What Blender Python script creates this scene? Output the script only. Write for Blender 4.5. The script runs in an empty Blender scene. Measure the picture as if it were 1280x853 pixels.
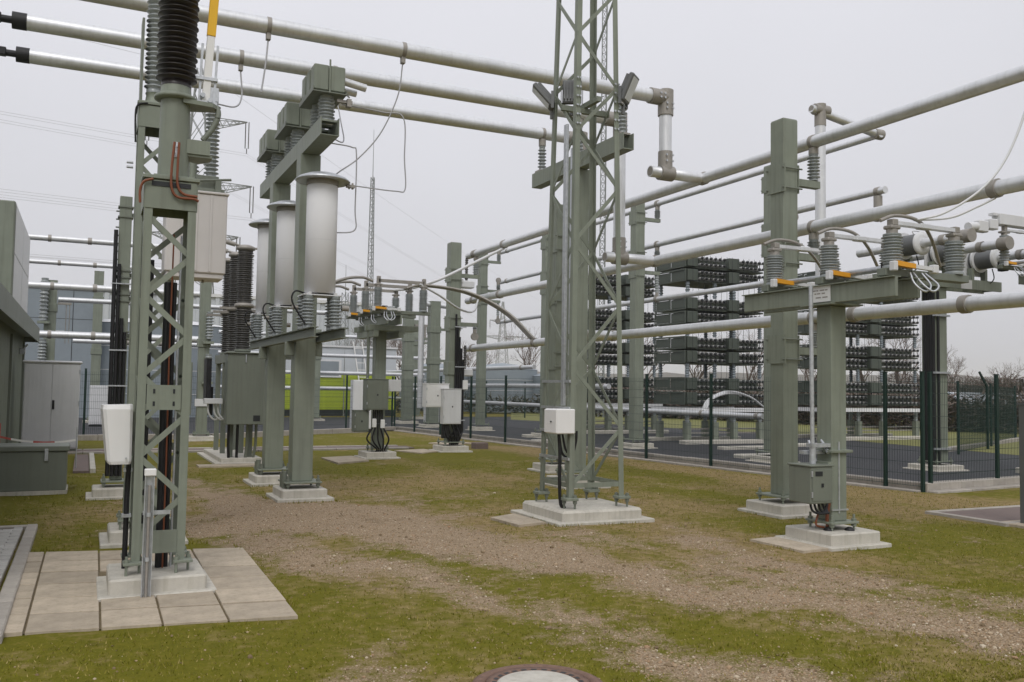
import bpy, math, random
from mathutils import Vector, Matrix, noise as mnoise
random.seed(11)
R = math.radians
SC = bpy.context.scene
COL = SC.collection
# ------------------------------------------------------------------ camera
cam_d = bpy.data.cameras.new('camera')
cam = bpy.data.objects.new('camera', cam_d)
COL.objects.link(cam)
YAW, PITCH, ROLL = R(25.288), R(3.0587), R(0.8804)
fw = Vector((math.sin(YAW)*math.cos(PITCH), math.cos(YAW)*math.cos(PITCH), math.sin(PITCH)))
rt0 = Vector((math.cos(YAW), -math.sin(YAW), 0)); up0 = rt0.cross(fw)
rt = math.cos(ROLL)*rt0+math.sin(ROLL)*up0
up = -math.sin(ROLL)*rt0+math.cos(ROLL)*up0
cam.matrix_world = Matrix(((rt.x, up.x, -fw.x, 0), (rt.y, up.y, -fw.y, 0), (rt.z, up.z, -fw.z, 1.65), (0, 0, 0, 1)))
cam_d.sensor_width = 36.0
cam_d.lens = 36.0*1125/1280
cam_d.clip_start = 0.05
cam_d.clip_end = 8000
SC.camera = cam
# ------------------------------------------------------------------ world and sun: overcast day
SUN_EL, SUN_AZ = R(48), R(205)
W = bpy.data.worlds.new('World'); SC.world = W; W.use_nodes = True
nt = W.node_tree; nt.nodes.clear()
def wn(t): return nt.nodes.new(t)
sky = wn('ShaderNodeTexSky'); sky.sky_type = 'NISHITA'; sky.sun_disc = False
sky.sun_elevation = SUN_EL; sky.sun_rotation = SUN_AZ
sky.air_density = 1.0; sky.dust_density = 4.0
hsv = wn('ShaderNodeHueSaturation'); hsv.inputs['Saturation'].default_value = 0.12
nt.links.new(sky.outputs[0], hsv.inputs['Color'])
tc = wn('ShaderNodeTexCoord'); sep = wn('ShaderNodeSeparateXYZ'); nt.links.new(tc.outputs['Generated'], sep.inputs[0])
ramp = wn('ShaderNodeMapRange'); ramp.inputs['From Min'].default_value = 0.0; ramp.inputs['From Max'].default_value = 1.0
ramp.inputs['To Min'].default_value = 6.7; ramp.inputs['To Max'].default_value = 10.8
nt.links.new(sep.outputs['Z'], ramp.inputs['Value'])
cl = wn('ShaderNodeTexNoise'); cl.inputs['Scale'].default_value = 1.6; cl.inputs['Detail'].default_value = 3
nt.links.new(tc.outputs['Generated'], cl.inputs['Vector'])
cr = wn('ShaderNodeMapRange'); cr.inputs['To Min'].default_value = 0.88; cr.inputs['To Max'].default_value = 1.1
nt.links.new(cl.outputs['Fac'], cr.inputs['Value'])
mul = wn('ShaderNodeMath'); mul.operation = 'MULTIPLY'
nt.links.new(ramp.outputs[0], mul.inputs[0]); nt.links.new(cr.outputs[0], mul.inputs[1])
tint = wn('ShaderNodeVectorMath'); tint.operation = 'SCALE'
tint.inputs[0].default_value = (0.985, 0.99, 1.06)
nt.links.new(mul.outputs[0], tint.inputs['Scale'])
mx = wn('ShaderNodeMixRGB'); mx.inputs[0].default_value = 0.9
nt.links.new(hsv.outputs[0], mx.inputs[1]); nt.links.new(tint.outputs[0], mx.inputs[2])
bg = wn('ShaderNodeBackground'); bg.inputs['Strength'].default_value = 0.1
nt.links.new(mx.outputs[0], bg.inputs['Color'])
wo = wn('ShaderNodeOutputWorld'); nt.links.new(bg.outputs[0], wo.inputs['Surface'])
sd = bpy.data.lights.new('sun', 'SUN'); sd.energy = 1.2; sd.angle = R(25); sd.color = (1, 0.97, 0.93)
sun = bpy.data.objects.new('sun', sd); COL.objects.link(sun)
sdir = Vector((math.sin(SUN_AZ)*math.cos(SUN_EL), math.cos(SUN_AZ)*math.cos(SUN_EL), math.sin(SUN_EL)))
sun.rotation_euler = sdir.to_track_quat('Z', 'Y').to_euler()
SC.view_settings.view_transform = 'Standard'; SC.view_settings.look = 'None'
SC.view_settings.exposure = 0.0; SC.view_settings.gamma = 1.0; SC.view_settings.use_curve_mapping = False

# ------------------------------------------------------------------ materials
def lin(r, g, b):
    f = lambda c: (c/255/12.92) if c/255 <= .04045 else ((c/255+.055)/1.055)**2.4
    return (f(r), f(g), f(b), 1)
def material(name, col, rough=0.6, metal=0.0, var=0.18, scale=3.0, bump=0.0, bscale=60.0, spec=0.4, streak=0.0, dirt=None, rnd=0.0):
    m = bpy.data.materials.new(name); m.use_nodes = True
    t = m.node_tree; b = t.nodes['Principled BSDF']; N = t.nodes.new; K = t.links.new
    b.inputs['Roughness'].default_value = rough; b.inputs['Metallic'].default_value = metal
    b.inputs['Specular IOR Level'].default_value = spec
    c = N('ShaderNodeTexCoord')
    no = N('ShaderNodeTexNoise'); no.inputs['Scale'].default_value = scale; no.inputs['Detail'].default_value = 6; no.inputs['Roughness'].default_value = 0.65
    K(c.outputs['Object'], no.inputs['Vector'])
    mr = N('ShaderNodeMapRange'); mr.inputs['From Min'].default_value = .25; mr.inputs['From Max'].default_value = .75
    mr.inputs['To Min'].default_value = 1-var; mr.inputs['To Max'].default_value = 1+var
    K(no.outputs['Fac'], mr.inputs['Value'])
    fac = mr.outputs[0]
    if rnd:
        oi = N('ShaderNodeObjectInfo'); r2 = N('ShaderNodeMapRange'); r2.inputs['To Min'].default_value = 1-rnd; r2.inputs['To Max'].default_value = 1+rnd
        K(oi.outputs['Random'], r2.inputs['Value'])
        mm = N('ShaderNodeMath'); mm.operation = 'MULTIPLY'; K(fac, mm.inputs[0]); K(r2.outputs[0], mm.inputs[1]); fac = mm.outputs[0]
    sc = N('ShaderNodeVectorMath'); sc.operation = 'SCALE'; sc.inputs[0].default_value = col[:3]; K(fac, sc.inputs['Scale'])
    out = sc.outputs[0]
    if streak or dirt:
        mp = N('ShaderNodeMapping'); mp.inputs['Scale'].default_value = (14, 14, .7); K(c.outputs['Object'], mp.inputs['Vector'])
        n2 = N('ShaderNodeTexNoise'); n2.inputs['Scale'].default_value = 1.5; n2.inputs['Detail'].default_value = 5; K(mp.outputs[0], n2.inputs['Vector'])
        r3 = N('ShaderNodeMapRange'); r3.inputs['From Min'].default_value = .48; r3.inputs['From Max'].default_value = .75; r3.inputs['To Max'].default_value = streak or .3
        K(n2.outputs['Fac'], r3.inputs['Value'])
        mi = N('ShaderNodeMixRGB'); K(r3.outputs[0], mi.inputs[0]); K(out, mi.inputs[1]); mi.inputs[2].default_value = dirt or (.09, .085, .065, 1)
        out = mi.outputs[0]
    K(out, b.inputs['Base Color'])
    rr = N('ShaderNodeMapRange'); rr.inputs['To Min'].default_value = max(.02, rough-.12); rr.inputs['To Max'].default_value = min(1, rough+.12)
    K(no.outputs['Fac'], rr.inputs['Value']); K(rr.outputs[0], b.inputs['Roughness'])
    if bump:
        n3 = N('ShaderNodeTexNoise'); n3.inputs['Scale'].default_value = bscale; n3.inputs['Detail'].default_value = 4; K(c.outputs['Object'], n3.inputs['Vector'])
        bp = N('ShaderNodeBump'); bp.inputs['Strength'].default_value = bump; bp.inputs['Distance'].default_value = .0035
        K(n3.outputs['Fac'], bp.inputs['Height']); K(bp.outputs[0], b.inputs['Normal'])
    return m
M = {}
M['green'] = material('reseda_green_paint', (.212, .236, .188), .5, var=.12, scale=2.5, streak=.34, rnd=.05)
M['dgreen'] = material('grey_green_paint', (.165, .182, .148), .5, var=.08, scale=2, streak=.2)
M['alu'] = material('weathered_aluminium', (.70, .71, .72), .42, .6, var=.09, scale=5, streak=.2, dirt=(.3, .29, .26, 1))
M['cast'] = material('cast_aluminium', (.33, .31, .28), .6, .45, var=.12, scale=14)
M['zinc'] = material('galvanized_steel', (.52, .54, .56), .45, .7, var=.2, scale=22)
M['porc'] = material('grey_porcelain', (.29, .315, .315), .3, var=.08, scale=4, spec=.5)
M['porcd'] = material('brown_grey_porcelain', (.07, .066, .06), .34, var=.15, scale=4, spec=.5)
M['black'] = material('black_rubber', (.012, .012, .013), .55, var=.2)
M['bushing'] = material('dark_brown_silicone', (.018, .013, .012), .35, var=.2, spec=.45)
M['white'] = material('white_enamel', (.78, .775, .76), .4, var=.03, scale=2, streak=.05, dirt=(.5, .49, .45, 1))
M['frp'] = material('pale_grey_fibreglass', (.74, .74, .745), .8, var=.025, scale=1.5, spec=.15)
M['silver'] = material('pale_pinkish_sheet_metal', (.62, .59, .565), .45, .1, var=.04, streak=.08, dirt=(.4, .37, .33, 1))
M['cab'] = material('light_grey_cabinet', (.64, .645, .65), .5, var=.05, streak=.1, dirt=(.25, .25, .24, 1))
M['conc'] = material('pale_concrete', (.50, .475, .415), .85, var=.16, scale=6, bump=.45, bscale=70, streak=.4, dirt=(.27, .25, .185, 1))
M['slab'] = material('beige_paving_slab', (.42, .355, .27), .88, var=.24, scale=5, bump=.4, bscale=120, rnd=.14, streak=.45, dirt=(.22, .185, .125, 1))
M['block'] = material('grey_paving_block', (.43, .415, .385), .9, var=.18, scale=8, bump=.4, bscale=90, rnd=.16)
M['joint'] = material('sandy_joint', (.16, .125, .07), .95, var=.35, scale=20, bump=.3)
M['fence'] = material('moss_green_fence_coating', (.005, .025, .018), .5, var=.15)
M['orange'] = material('orange_marker', (.72, .33, .02), .5, var=.06)
M['yellow'] = material('yellow_marker', (.80, .46, .02), .45, var=.05)
M['copper'] = material('copper_cable', (.20, .065, .03), .5, .1, var=.2)
M['lime'] = material('lime_green_cladding', (.34, .42, .035), .5, var=.04)
M['paleclad'] = material('pale_grey_cladding', (.50, .53, .56), .5, var=.04, streak=.08, dirt=(.35, .36, .37, 1))
M['blueg'] = material('blue_grey_cladding', (.235, .27, .295), .5, var=.06, streak=.12, dirt=(.17, .19, .2, 1))
M['bgdark'] = material('dark_opening', (.02, .022, .024), .5)
M['asph'] = material('black_asphalt', (.036, .037, .041), .85, var=.25, scale=1.2, bump=.3, bscale=110)
M['kerb'] = material('kerb_concrete', (.36, .33, .29), .9, var=.2, scale=4, bump=.3, streak=.3, dirt=(.2, .18, .14, 1), rnd=.1)
M['iron'] = material('rusty_cast_iron', (.185, .115, .085), .75, .15, var=.3, scale=25, bump=.5, bscale=90)
M['brown'] = material('red_brown_hatch', (.165, .125, .11), .8, var=.15, scale=8, bump=.2)
M['lamp'] = material('grey_lamp_housing', (.14, .145, .145), .5, .2, var=.1)
M['lens'] = material('floodlight_glass', (.62, .64, .64), .2, var=.05)
M['grasscol'] = material('moss_grass', (.125, .118, .022), .8, var=.45, scale=1.2, rnd=.1)
M['stone'] = material('pebble', (.36, .29, .21), .85, var=.5, scale=9, rnd=.2)
M['bark'] = material('winter_bark', (.11, .085, .07), .9, var=.3, scale=4)
M['twig'] = material('winter_twigs', (.15, .112, .09), .9, var=.3, scale=.4)
M['hedge'] = material('dark_hedge', (.075, .07, .045), .9, var=.4, scale=.6)
M['field'] = material('far_field', (.17, .17, .05), .9, var=.15, scale=.05)
M['hill'] = material('wooded_hill', (.115, .105, .088), .95, var=.3, scale=.06)
M['rack'] = material('dark_rack_green', (.08, .095, .078), .5, var=.1, scale=2, streak=.15)
M['wire'] = material('conductor_wire', (.40, .40, .41), .5, .2, var=.05)
M['steel'] = material('lattice_steel', (.25, .265, .255), .6, .2, var=.1)
M['red'] = material('red_tape', (.45, .09, .07), .6)
M['cantop'] = material('capacitor_terminal', (.03, .031, .033), .4, var=.2)
M['capwhite'] = material('capacitor_bushing', (.55, .55, .54), .3, var=.1)
def sign_mat(): return material('white_sign', (.68, .68, .66), .5, var=.03)
M['sign'] = sign_mat()

# ------------------------------------------------------------------ mesh builder
class MB:
    def __init__(s): s.v = []; s.f = []; s.sm = []
    def add(s, vs, fs, smooth=False):
        o = len(s.v); s.v += [tuple(v) for v in vs]
        for f in fs: s.f.append(tuple(i+o for i in f)); s.sm.append(smooth)
        return s
    def box(s, x0, x1, y0, y1, z0, z1, b=0.0, mat=None):
        c = Vector(((x0+x1)/2, (y0+y1)/2, (z0+z1)/2)); h = (abs(x1-x0)/2, abs(y1-y0)/2, abs(z1-z0)/2)
        return s.obox(c, h, Matrix.Identity(3) if mat is None else mat, b)
    def obox(s, c, h, m, b=0.0):
        c = Vector(c)
        if b <= 0:
            vs = [c+m@Vector((sx*h[0], sy*h[1], sz*h[2])) for sz in (-1, 1) for sy in (-1, 1) for sx in (-1, 1)]
            return s.add(vs, [(0, 2, 3, 1), (4, 5, 7, 6), (0, 1, 5, 4), (2, 6, 7, 3), (0, 4, 6, 2), (1, 3, 7, 5)])
        b = min(b, min(h)*.9)
        vs = []; idx = {}
        for sx in (-1, 1):
            for sy in (-1, 1):
                for sz in (-1, 1):
                    for a in range(3):
                        p = [sx*(h[0]-b), sy*(h[1]-b), sz*(h[2]-b)]; p[a] = (sx, sy, sz)[a]*h[a]
                        idx[(sx, sy, sz, a)] = len(vs); vs.append(c+m@Vector(p))
        fs = []
        for a in range(3):
            o1, o2 = [i for i in range(3) if i != a]
            for sg in (-1, 1):
                q = []
                for (p1, p2) in ((-1, -1), (1, -1), (1, 1), (-1, 1)):
                    k = [0, 0, 0]; k[a] = sg; k[o1] = p1; k[o2] = p2; q.append(idx[(k[0], k[1], k[2], a)])
                fs.append(q)
            for p1 in (-1, 1):
                for p2 in (-1, 1):
                    e = []
                    for sg, ax in ((-1, o1), (1, o1), (1, o2), (-1, o2)):
                        k = [0, 0, 0]; k[a] = sg; k[o1] = p1; k[o2] = p2; e.append(idx[(k[0], k[1], k[2], ax)])
                    fs.append(e)
        for sx in (-1, 1):
            for sy in (-1, 1):
                for sz in (-1, 1): fs.append([idx[(sx, sy, sz, a)] for a in range(3)])
        ctr = c; out = []
        for f in fs:
            P = [vs[i] for i in f]; n = (P[1]-P[0]).cross(P[2]-P[0]); mid = sum(P, Vector())/len(P)
            out.append(tuple(reversed(f)) if n.dot(mid-ctr) < 0 else tuple(f))
        return s.add(vs, out)
    def frame(s, d, hint=(0, 0, 1)):
        d = Vector(d).normalized(); u = Vector(hint)
        if abs(d.dot(u)) > .98: u = Vector((1, 0, 0))
        a = u.cross(d).normalized(); return a, d.cross(a)
    def bar(s, p0, p1, w, h, hint=(0, 0, 1)):
        p0 = Vector(p0); p1 = Vector(p1); d = (p1-p0); a, b = s.frame(d, hint)
        m = Matrix((a, b, d.normalized())).transposed()
        return s.obox((p0+p1)/2, (w/2, h/2, d.length/2), m)
    def cyl(s, p0, p1, r0, r1=None, n=12, caps=True, smooth=True):
        p0 = Vector(p0); p1 = Vector(p1); r1 = r0 if r1 is None else r1; a, b = s.frame(p1-p0)
        vs = []
        for p, r in ((p0, r0), (p1, r1)):
            for i in range(n):
                t = 2*math.pi*i/n; vs.append(p+a*(r*math.cos(t))+b*(r*math.sin(t)))
        s.add(vs, [(i, (i+1) % n, n+(i+1) % n, n+i) for i in range(n)], smooth)
        if caps:
            s.add(vs[:n], [tuple(reversed(range(n)))]); s.add(vs[n:], [tuple(range(n))])
        return s
    def tube(s, pts, r, n=6, caps=True):
        pts = [Vector(p) for p in pts]; vs = []; hint = Vector((0, 0, 1))
        for k, p in enumerate(pts):
            d = (pts[min(k+1, len(pts)-1)]-pts[max(k-1, 0)]); a, b = s.frame(d, (0.13, .21, .97))
            for i in range(n):
                t = 2*math.pi*i/n; vs.append(p+a*(r*math.cos(t))+b*(r*math.sin(t)))
        fs = []
        for k in range(len(pts)-1):
            for i in range(n): fs.append((k*n+i, k*n+(i+1) % n, (k+1)*n+(i+1) % n, (k+1)*n+i))
        s.add(vs, fs, True)
        if caps: s.add(vs[:n], [tuple(reversed(range(n)))]); s.add(vs[-n:], [tuple(range(n))])
        return s
    def lathe(s, prof, p=(0, 0, 0), d=(0, 0, 1), n=14, smooth=True):
        p = Vector(p); d = Vector(d).normalized(); a, b = s.frame(d); vs = []
        for (r, z) in prof:
            for i in range(n):
                t = 2*math.pi*i/n; vs.append(p+d*z+a*(r*math.cos(t))+b*(r*math.sin(t)))
        fs = []
        for k in range(len(prof)-1):
            for i in range(n): fs.append((k*n+i, k*n+(i+1) % n, (k+1)*n+(i+1) % n, (k+1)*n+i))
        s.add(vs, fs, smooth)
        s.add(vs[:n], [tuple(reversed(range(n)))]); s.add(vs[-n:], [tuple(range(n))])
        return s
    def ang(s, p0, p1, w, t, a, b):   # L profile along p0-p1, flanges along a and b
        p0 = Vector(p0); p1 = Vector(p1); a = Vector(a); b = Vector(b)
        prof = [Vector((0, 0, 0)), a*w, a*w+b*t, a*t+b*t, a*t+b*w, b*w]
        vs = [p0+q for q in prof]+[p1+q for q in prof]
        fs = [(i, (i+1) % 6, 6+(i+1) % 6, 6+i) for i in range(6)]+[(0, 1, 2, 3), (0, 3, 4, 5), (6, 9, 8, 7), (6, 11, 10, 9)]
        s.add(vs, fs); return s
    def prism(s, poly, z0, z1):
        n = len(poly); vs = [(x, y, z0) for x, y in poly]+[(x, y, z1) for x, y in poly]
        return s.add(vs, [(i, (i+1) % n, n+(i+1) % n, n+i) for i in range(n)]+[tuple(range(n, 2*n)), tuple(reversed(range(n)))])
    def mesh(s, name):
        me = bpy.data.meshes.new(name); me.from_pydata(s.v, [], s.f)
        me.polygons.foreach_set('use_smooth', s.sm); me.update(); return me
KEEP_JOINED = {'bolt_row', 'bracing', 'crown', 'trunk', 'wire_mesh', 'lettering', 'slot', 'connection_wires', 'splice_bolts', 'clamp_bolts', 'cooling_fins', 'wall', 'bushing', 'terminal', 'upper_rung', 'clamp_rods', 'lid_slot', 'stone'}
def islands(mb):    # groups of faces that touch, so that pieces standing apart become objects of their own
    n = len(mb.v); par = list(range(n))
    def find(i):
        while par[i] != i: par[i] = par[par[i]]; i = par[i]
        return i
    seen = {}
    for i, v in enumerate(mb.v):
        k = (round(v[0], 4), round(v[1], 4), round(v[2], 4))
        if k in seen: par[find(i)] = find(seen[k])
        else: seen[k] = i
    for f in mb.f:
        a = find(f[0])
        for i in f[1:]: par[find(i)] = a
    box = {}
    for i, v in enumerate(mb.v):
        r = find(i); b = box.setdefault(r, [list(v), list(v)])
        for a in range(3): b[0][a] = min(b[0][a], v[a]); b[1][a] = max(b[1][a], v[a])
    ks = list(box); e = .006
    for x in range(len(ks)):
        for y in range(x):
            p, q = box[ks[x]], box[ks[y]]
            if all(p[0][a] <= q[1][a]+e and q[0][a] <= p[1][a]+e for a in range(3)): par[find(ks[x])] = find(ks[y])
    gr = {}
    for fi, f in enumerate(mb.f): gr.setdefault(find(f[0]), []).append(fi)
    return list(gr.values())
def obj(name, mb, mat, parent=None, loc=None):
    if isinstance(mb, MB) and parent is not None and name not in KEEP_JOINED and 8 < len(mb.v) < 2600:
        gs = islands(mb)
        if 2 <= len(gs) <= 9:
            gs.sort(key=len, reverse=True); res = []
            for g in gs:
                m2 = MB(); mp = {}
                for fi in g:
                    q = []
                    for i in mb.f[fi]:
                        if i not in mp: mp[i] = len(m2.v); m2.v.append(mb.v[i])
                        q.append(mp[i])
                    m2.f.append(tuple(q)); m2.sm.append(mb.sm[fi])
                res.append(one(name, m2, mat, parent, loc))
            return res[0]
    return one(name, mb, mat, parent, loc)
def one(name, mb, mat, parent=None, loc=None):
    me = mb.mesh(name) if isinstance(mb, MB) else mb
    if mat is not None and not me.materials: me.materials.append(M[mat] if isinstance(mat, str) else mat)
    o = bpy.data.objects.new(name, me); COL.objects.link(o)
    if parent is not None: o.parent = parent
    if loc is not None: o.location = loc
    return o
def tag(o, label=None, cat=None, group=None, kind=None):
    if label: o['label'] = label
    if cat: o['category'] = cat
    if group: o['group'] = group
    if kind: o['kind'] = kind
    return o
def thing(name, label, cat, loc=(0, 0, 0), rz=0, group=None):
    o = bpy.data.objects.new(name, None); COL.objects.link(o); o.empty_display_size = .2
    o.location = loc; o.rotation_euler = (0, 0, rz); return tag(o, label, cat, group)
def kids(o): return [c for c in COL.objects if c.parent == o]
def copy_tree(o, loc=None, rz=None, label=None, group=None, parent=None, scale=None):
    c = o.copy(); COL.objects.link(c)
    if parent is not None: c.parent = parent
    for ch in list(o.children): copy_tree(ch, parent=c)
    if loc is not None: c.location = loc
    if rz is not None: c.rotation_euler = (0, 0, rz)
    if label: c['label'] = label
    if group: c['group'] = group
    if scale: c.scale = scale
    return c
def sheds(h, rc, rs, n, cap=.06, rcap=None):
    rcap = rcap or rc*1.15; p = [(rcap, 0), (rcap, cap)]; st = (h-2*cap)/n
    for i in range(n):
        z = cap+i*st; q = rs*(1 if i % 2 == 0 else .93)
        p += [(rc, z+st*.12), (q, z+st*.38), (q, z+st*.5), (rc, z+st*.85)]
    return p+[(rcap, h-cap), (rcap, h)]
def sag(p0, p1, s, n=12):
    p0 = Vector(p0); p1 = Vector(p1)
    return [p0.lerp(p1, i/n)-Vector((0, 0, s*4*(i/n)*(1-i/n))) for i in range(n+1)]
def bez(p, n=14):
    p = [Vector(q) for q in p]; out = []
    P = [p[0]*2-p[1]]+p+[p[-1]*2-p[-2]]
    for i in range(1, len(P)-2):
        a, b, c, d = P[i-1:i+3]
        for k in range(n if i == len(P)-3 else n):
            t = k/n; out.append(.5*((2*b)+(c-a)*t+(2*a-5*b+4*c-d)*t*t+(3*b-a-3*c+d)*t**3))
    return out+[p[-1]]
def footing(parent, w, d, z=.14, ox=0, oy=0, skirt=.08):
    f = MB().box(ox-w/2, ox+w/2, oy-d/2, oy+d/2, -.1, z, .015)
    o = obj('footing', f, 'conc', parent)
    obj('footing_skirt', MB().box(ox-w/2-skirt, ox+w/2+skirt, oy-d/2-skirt, oy+d/2+skirt, -.12, .025, .008), 'conc', parent)
    return o
def baseplate(parent, s, z, off=0.07, n=4, bolts=True, sq=.13):
    obj('base_plate', MB().box(-s, s, -s, s, z+off, z+off+.025, .004), 'green', parent)
    b = MB()
    for sx in (-1, 1):
        for sy in (-1, 1):
            b.cyl((sx*(s-.04), sy*(s-.04), z-.01), (sx*(s-.04), sy*(s-.04), z+off+.10), .014, n=6)
            b.cyl((sx*(s-.04), sy*(s-.04), z+off+.026), (sx*(s-.04), sy*(s-.04), z+off+.052), .028, n=6)
            b.cyl((sx*(s-.04), sy*(s-.04), z+off-.03), (sx*(s-.04), sy*(s-.04), z+off-.002), .03, n=6)
    obj('anchor_bolt', b, 'green', parent)

# ------------------------------------------------------------------ ground
T1 = [(1.2, 16.6), (1.71, 15.2), (2.17, 12.09), (3.32, 10.58), (3.98, 8.34), (4.65, 7.02), (5.09, 5.82), (5.5, 4.83), (5.9, 3.9), (6.3, 3)]
T2 = [(0.9, 10.9), (1.51, 9.75), (2.03, 8.41), (2.66, 7.52), (2.91, 6.68), (3.25, 5.73), (3.48, 4.79), (3.7, 4.0), (3.9, 3.2)]
T3 = [(6.8, 9.2), (6.2, 8.0), (6.05, 7.2), (6.3, 6.4), (6.9, 5.4), (7.4, 4.6)]
def dseg(x, y, P):
    best = 9e9
    for (ax, ay), (bx, by) in zip(P[:-1], P[1:]):
        dx, dy = bx-ax, by-ay; t = max(0, min(1, ((x-ax)*dx+(y-ay)*dy)/(dx*dx+dy*dy)))
        best = min(best, (x-ax-t*dx)**2+(y-ay-t*dy)**2)
    return math.sqrt(best)
def zg(x, y):
    return 0.012*mnoise.noise(Vector((x*.8, y*.8, 0)))+.006*mnoise.noise(Vector((x*3.1, y*3.1, 5)))-.012-.016*math.exp(-(dseg(x, y, T1)/.26)**2)-.016*math.exp(-(dseg(x, y, T2)/.24)**2)
def bl(x, y, cx, cy, rx, ry): return math.exp(-(((x-cx)/rx)**2+((y-cy)/ry)**2))
def fence_x(y): return 13.06-.101*(y-11.02)
def gravel(x, y):
    n = mnoise.noise(Vector((x*.9, y*.55, 3)))+.6*mnoise.noise(Vector((x*2.3, y*1.5, 9)))+.4*mnoise.noise(Vector((x*6, y*4, 2)))
    x2 = x+.30*mnoise.noise(Vector((x*.8, y*.7, 31))); y2 = y+.35*mnoise.noise(Vector((x*.9, y*.6, 47)))
    g = .72*math.exp(-(dseg(x2, y2, T1)/.62)**2)+.72*math.exp(-(dseg(x2, y2, T2)/.52)**2)+.5*math.exp(-(dseg(x2, y2, T3)/.6)**2)+.28*math.exp(-(dseg(x2, y2, T1)/1.6)**2)
    g += .85*bl(x2, y2, 2.6, 10.9, 1.3, 1.9)+.6*bl(x2, y2, 4.3, 12.4, 1.9, 1.4)+.5*bl(x2, y2, 5.3, 8.6, 1.5, 1.2)
    return max(0, min(1, g*.85+.6*n-.09))
def dead(x, y):
    n = mnoise.noise(Vector((x*.7, y*.35, 13)))+.5*mnoise.noise(Vector((x*1.9, y*1.2, 19)))
    g = .9*math.exp(-((x-fence_x(y)+1.0)/1.1)**2)*(1 if y < 24 else .3)+.8*bl(x, y, 10.6, 9.6, 1.6, 1.4)+.5*bl(x, y, 3, 11.5, 2.4, 2.2)+.5*bl(x, y, 6, 7.5, 2.2, 1.6)
    g += .25*bl(x, y, 5, 14.5, 3, 2.2)
    g += .4*bl(x, y, 5, 14.5, 3, 2.2)+.45*bl(x, y, 7, 11.5, 2.5, 2)+.4*bl(x, y, 1, 12.5, 1.2, 1.4)+.3*bl(x, y, 4.5, 7, 3, 1.6)
    return max(0, min(1, g+.75*n+.09))
def rng(a, b, s):
    n = int(round((b-a)/s)); return [a+(b-a)*i/n for i in range(n+1)]
xs = [-4000, -800, -200, -60, -20, -8]+rng(-4, 14, .12)+[17, 22, 30, 45, 70, 120, 300, 900, 4000]
ys = [-4000, -600, -100, -20, 0]+rng(2.4, 32, .14)+[36, 42, 50, 62, 80, 120, 200, 400, 1000, 4000]
gm = MB(); nx = len(xs); gv = []; ga = []; gd = []
for y in ys:
    for x in xs:
        ins = -4 <= x <= 14 and 2.4 <= y <= 32
        z = zg(x, y) if ins else -.012
        gv.append((x, y, z))
        ga.append(gravel(x, y) if ins else 0); gd.append(dead(x, y) if ins else .35)
gm.v = gv
for j in range(len(ys)-1):
    for i in range(nx-1): gm.f.append((j*nx+i, j*nx+i+1, (j+1)*nx+i+1, (j+1)*nx+i)); gm.sm.append(True)
gme = gm.mesh('ground')
for nm, arr in (('gravel', ga), ('dead', gd)):
    at = gme.attributes.new(nm, 'FLOAT', 'POINT'); at.data.foreach_set('value', arr)
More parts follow.
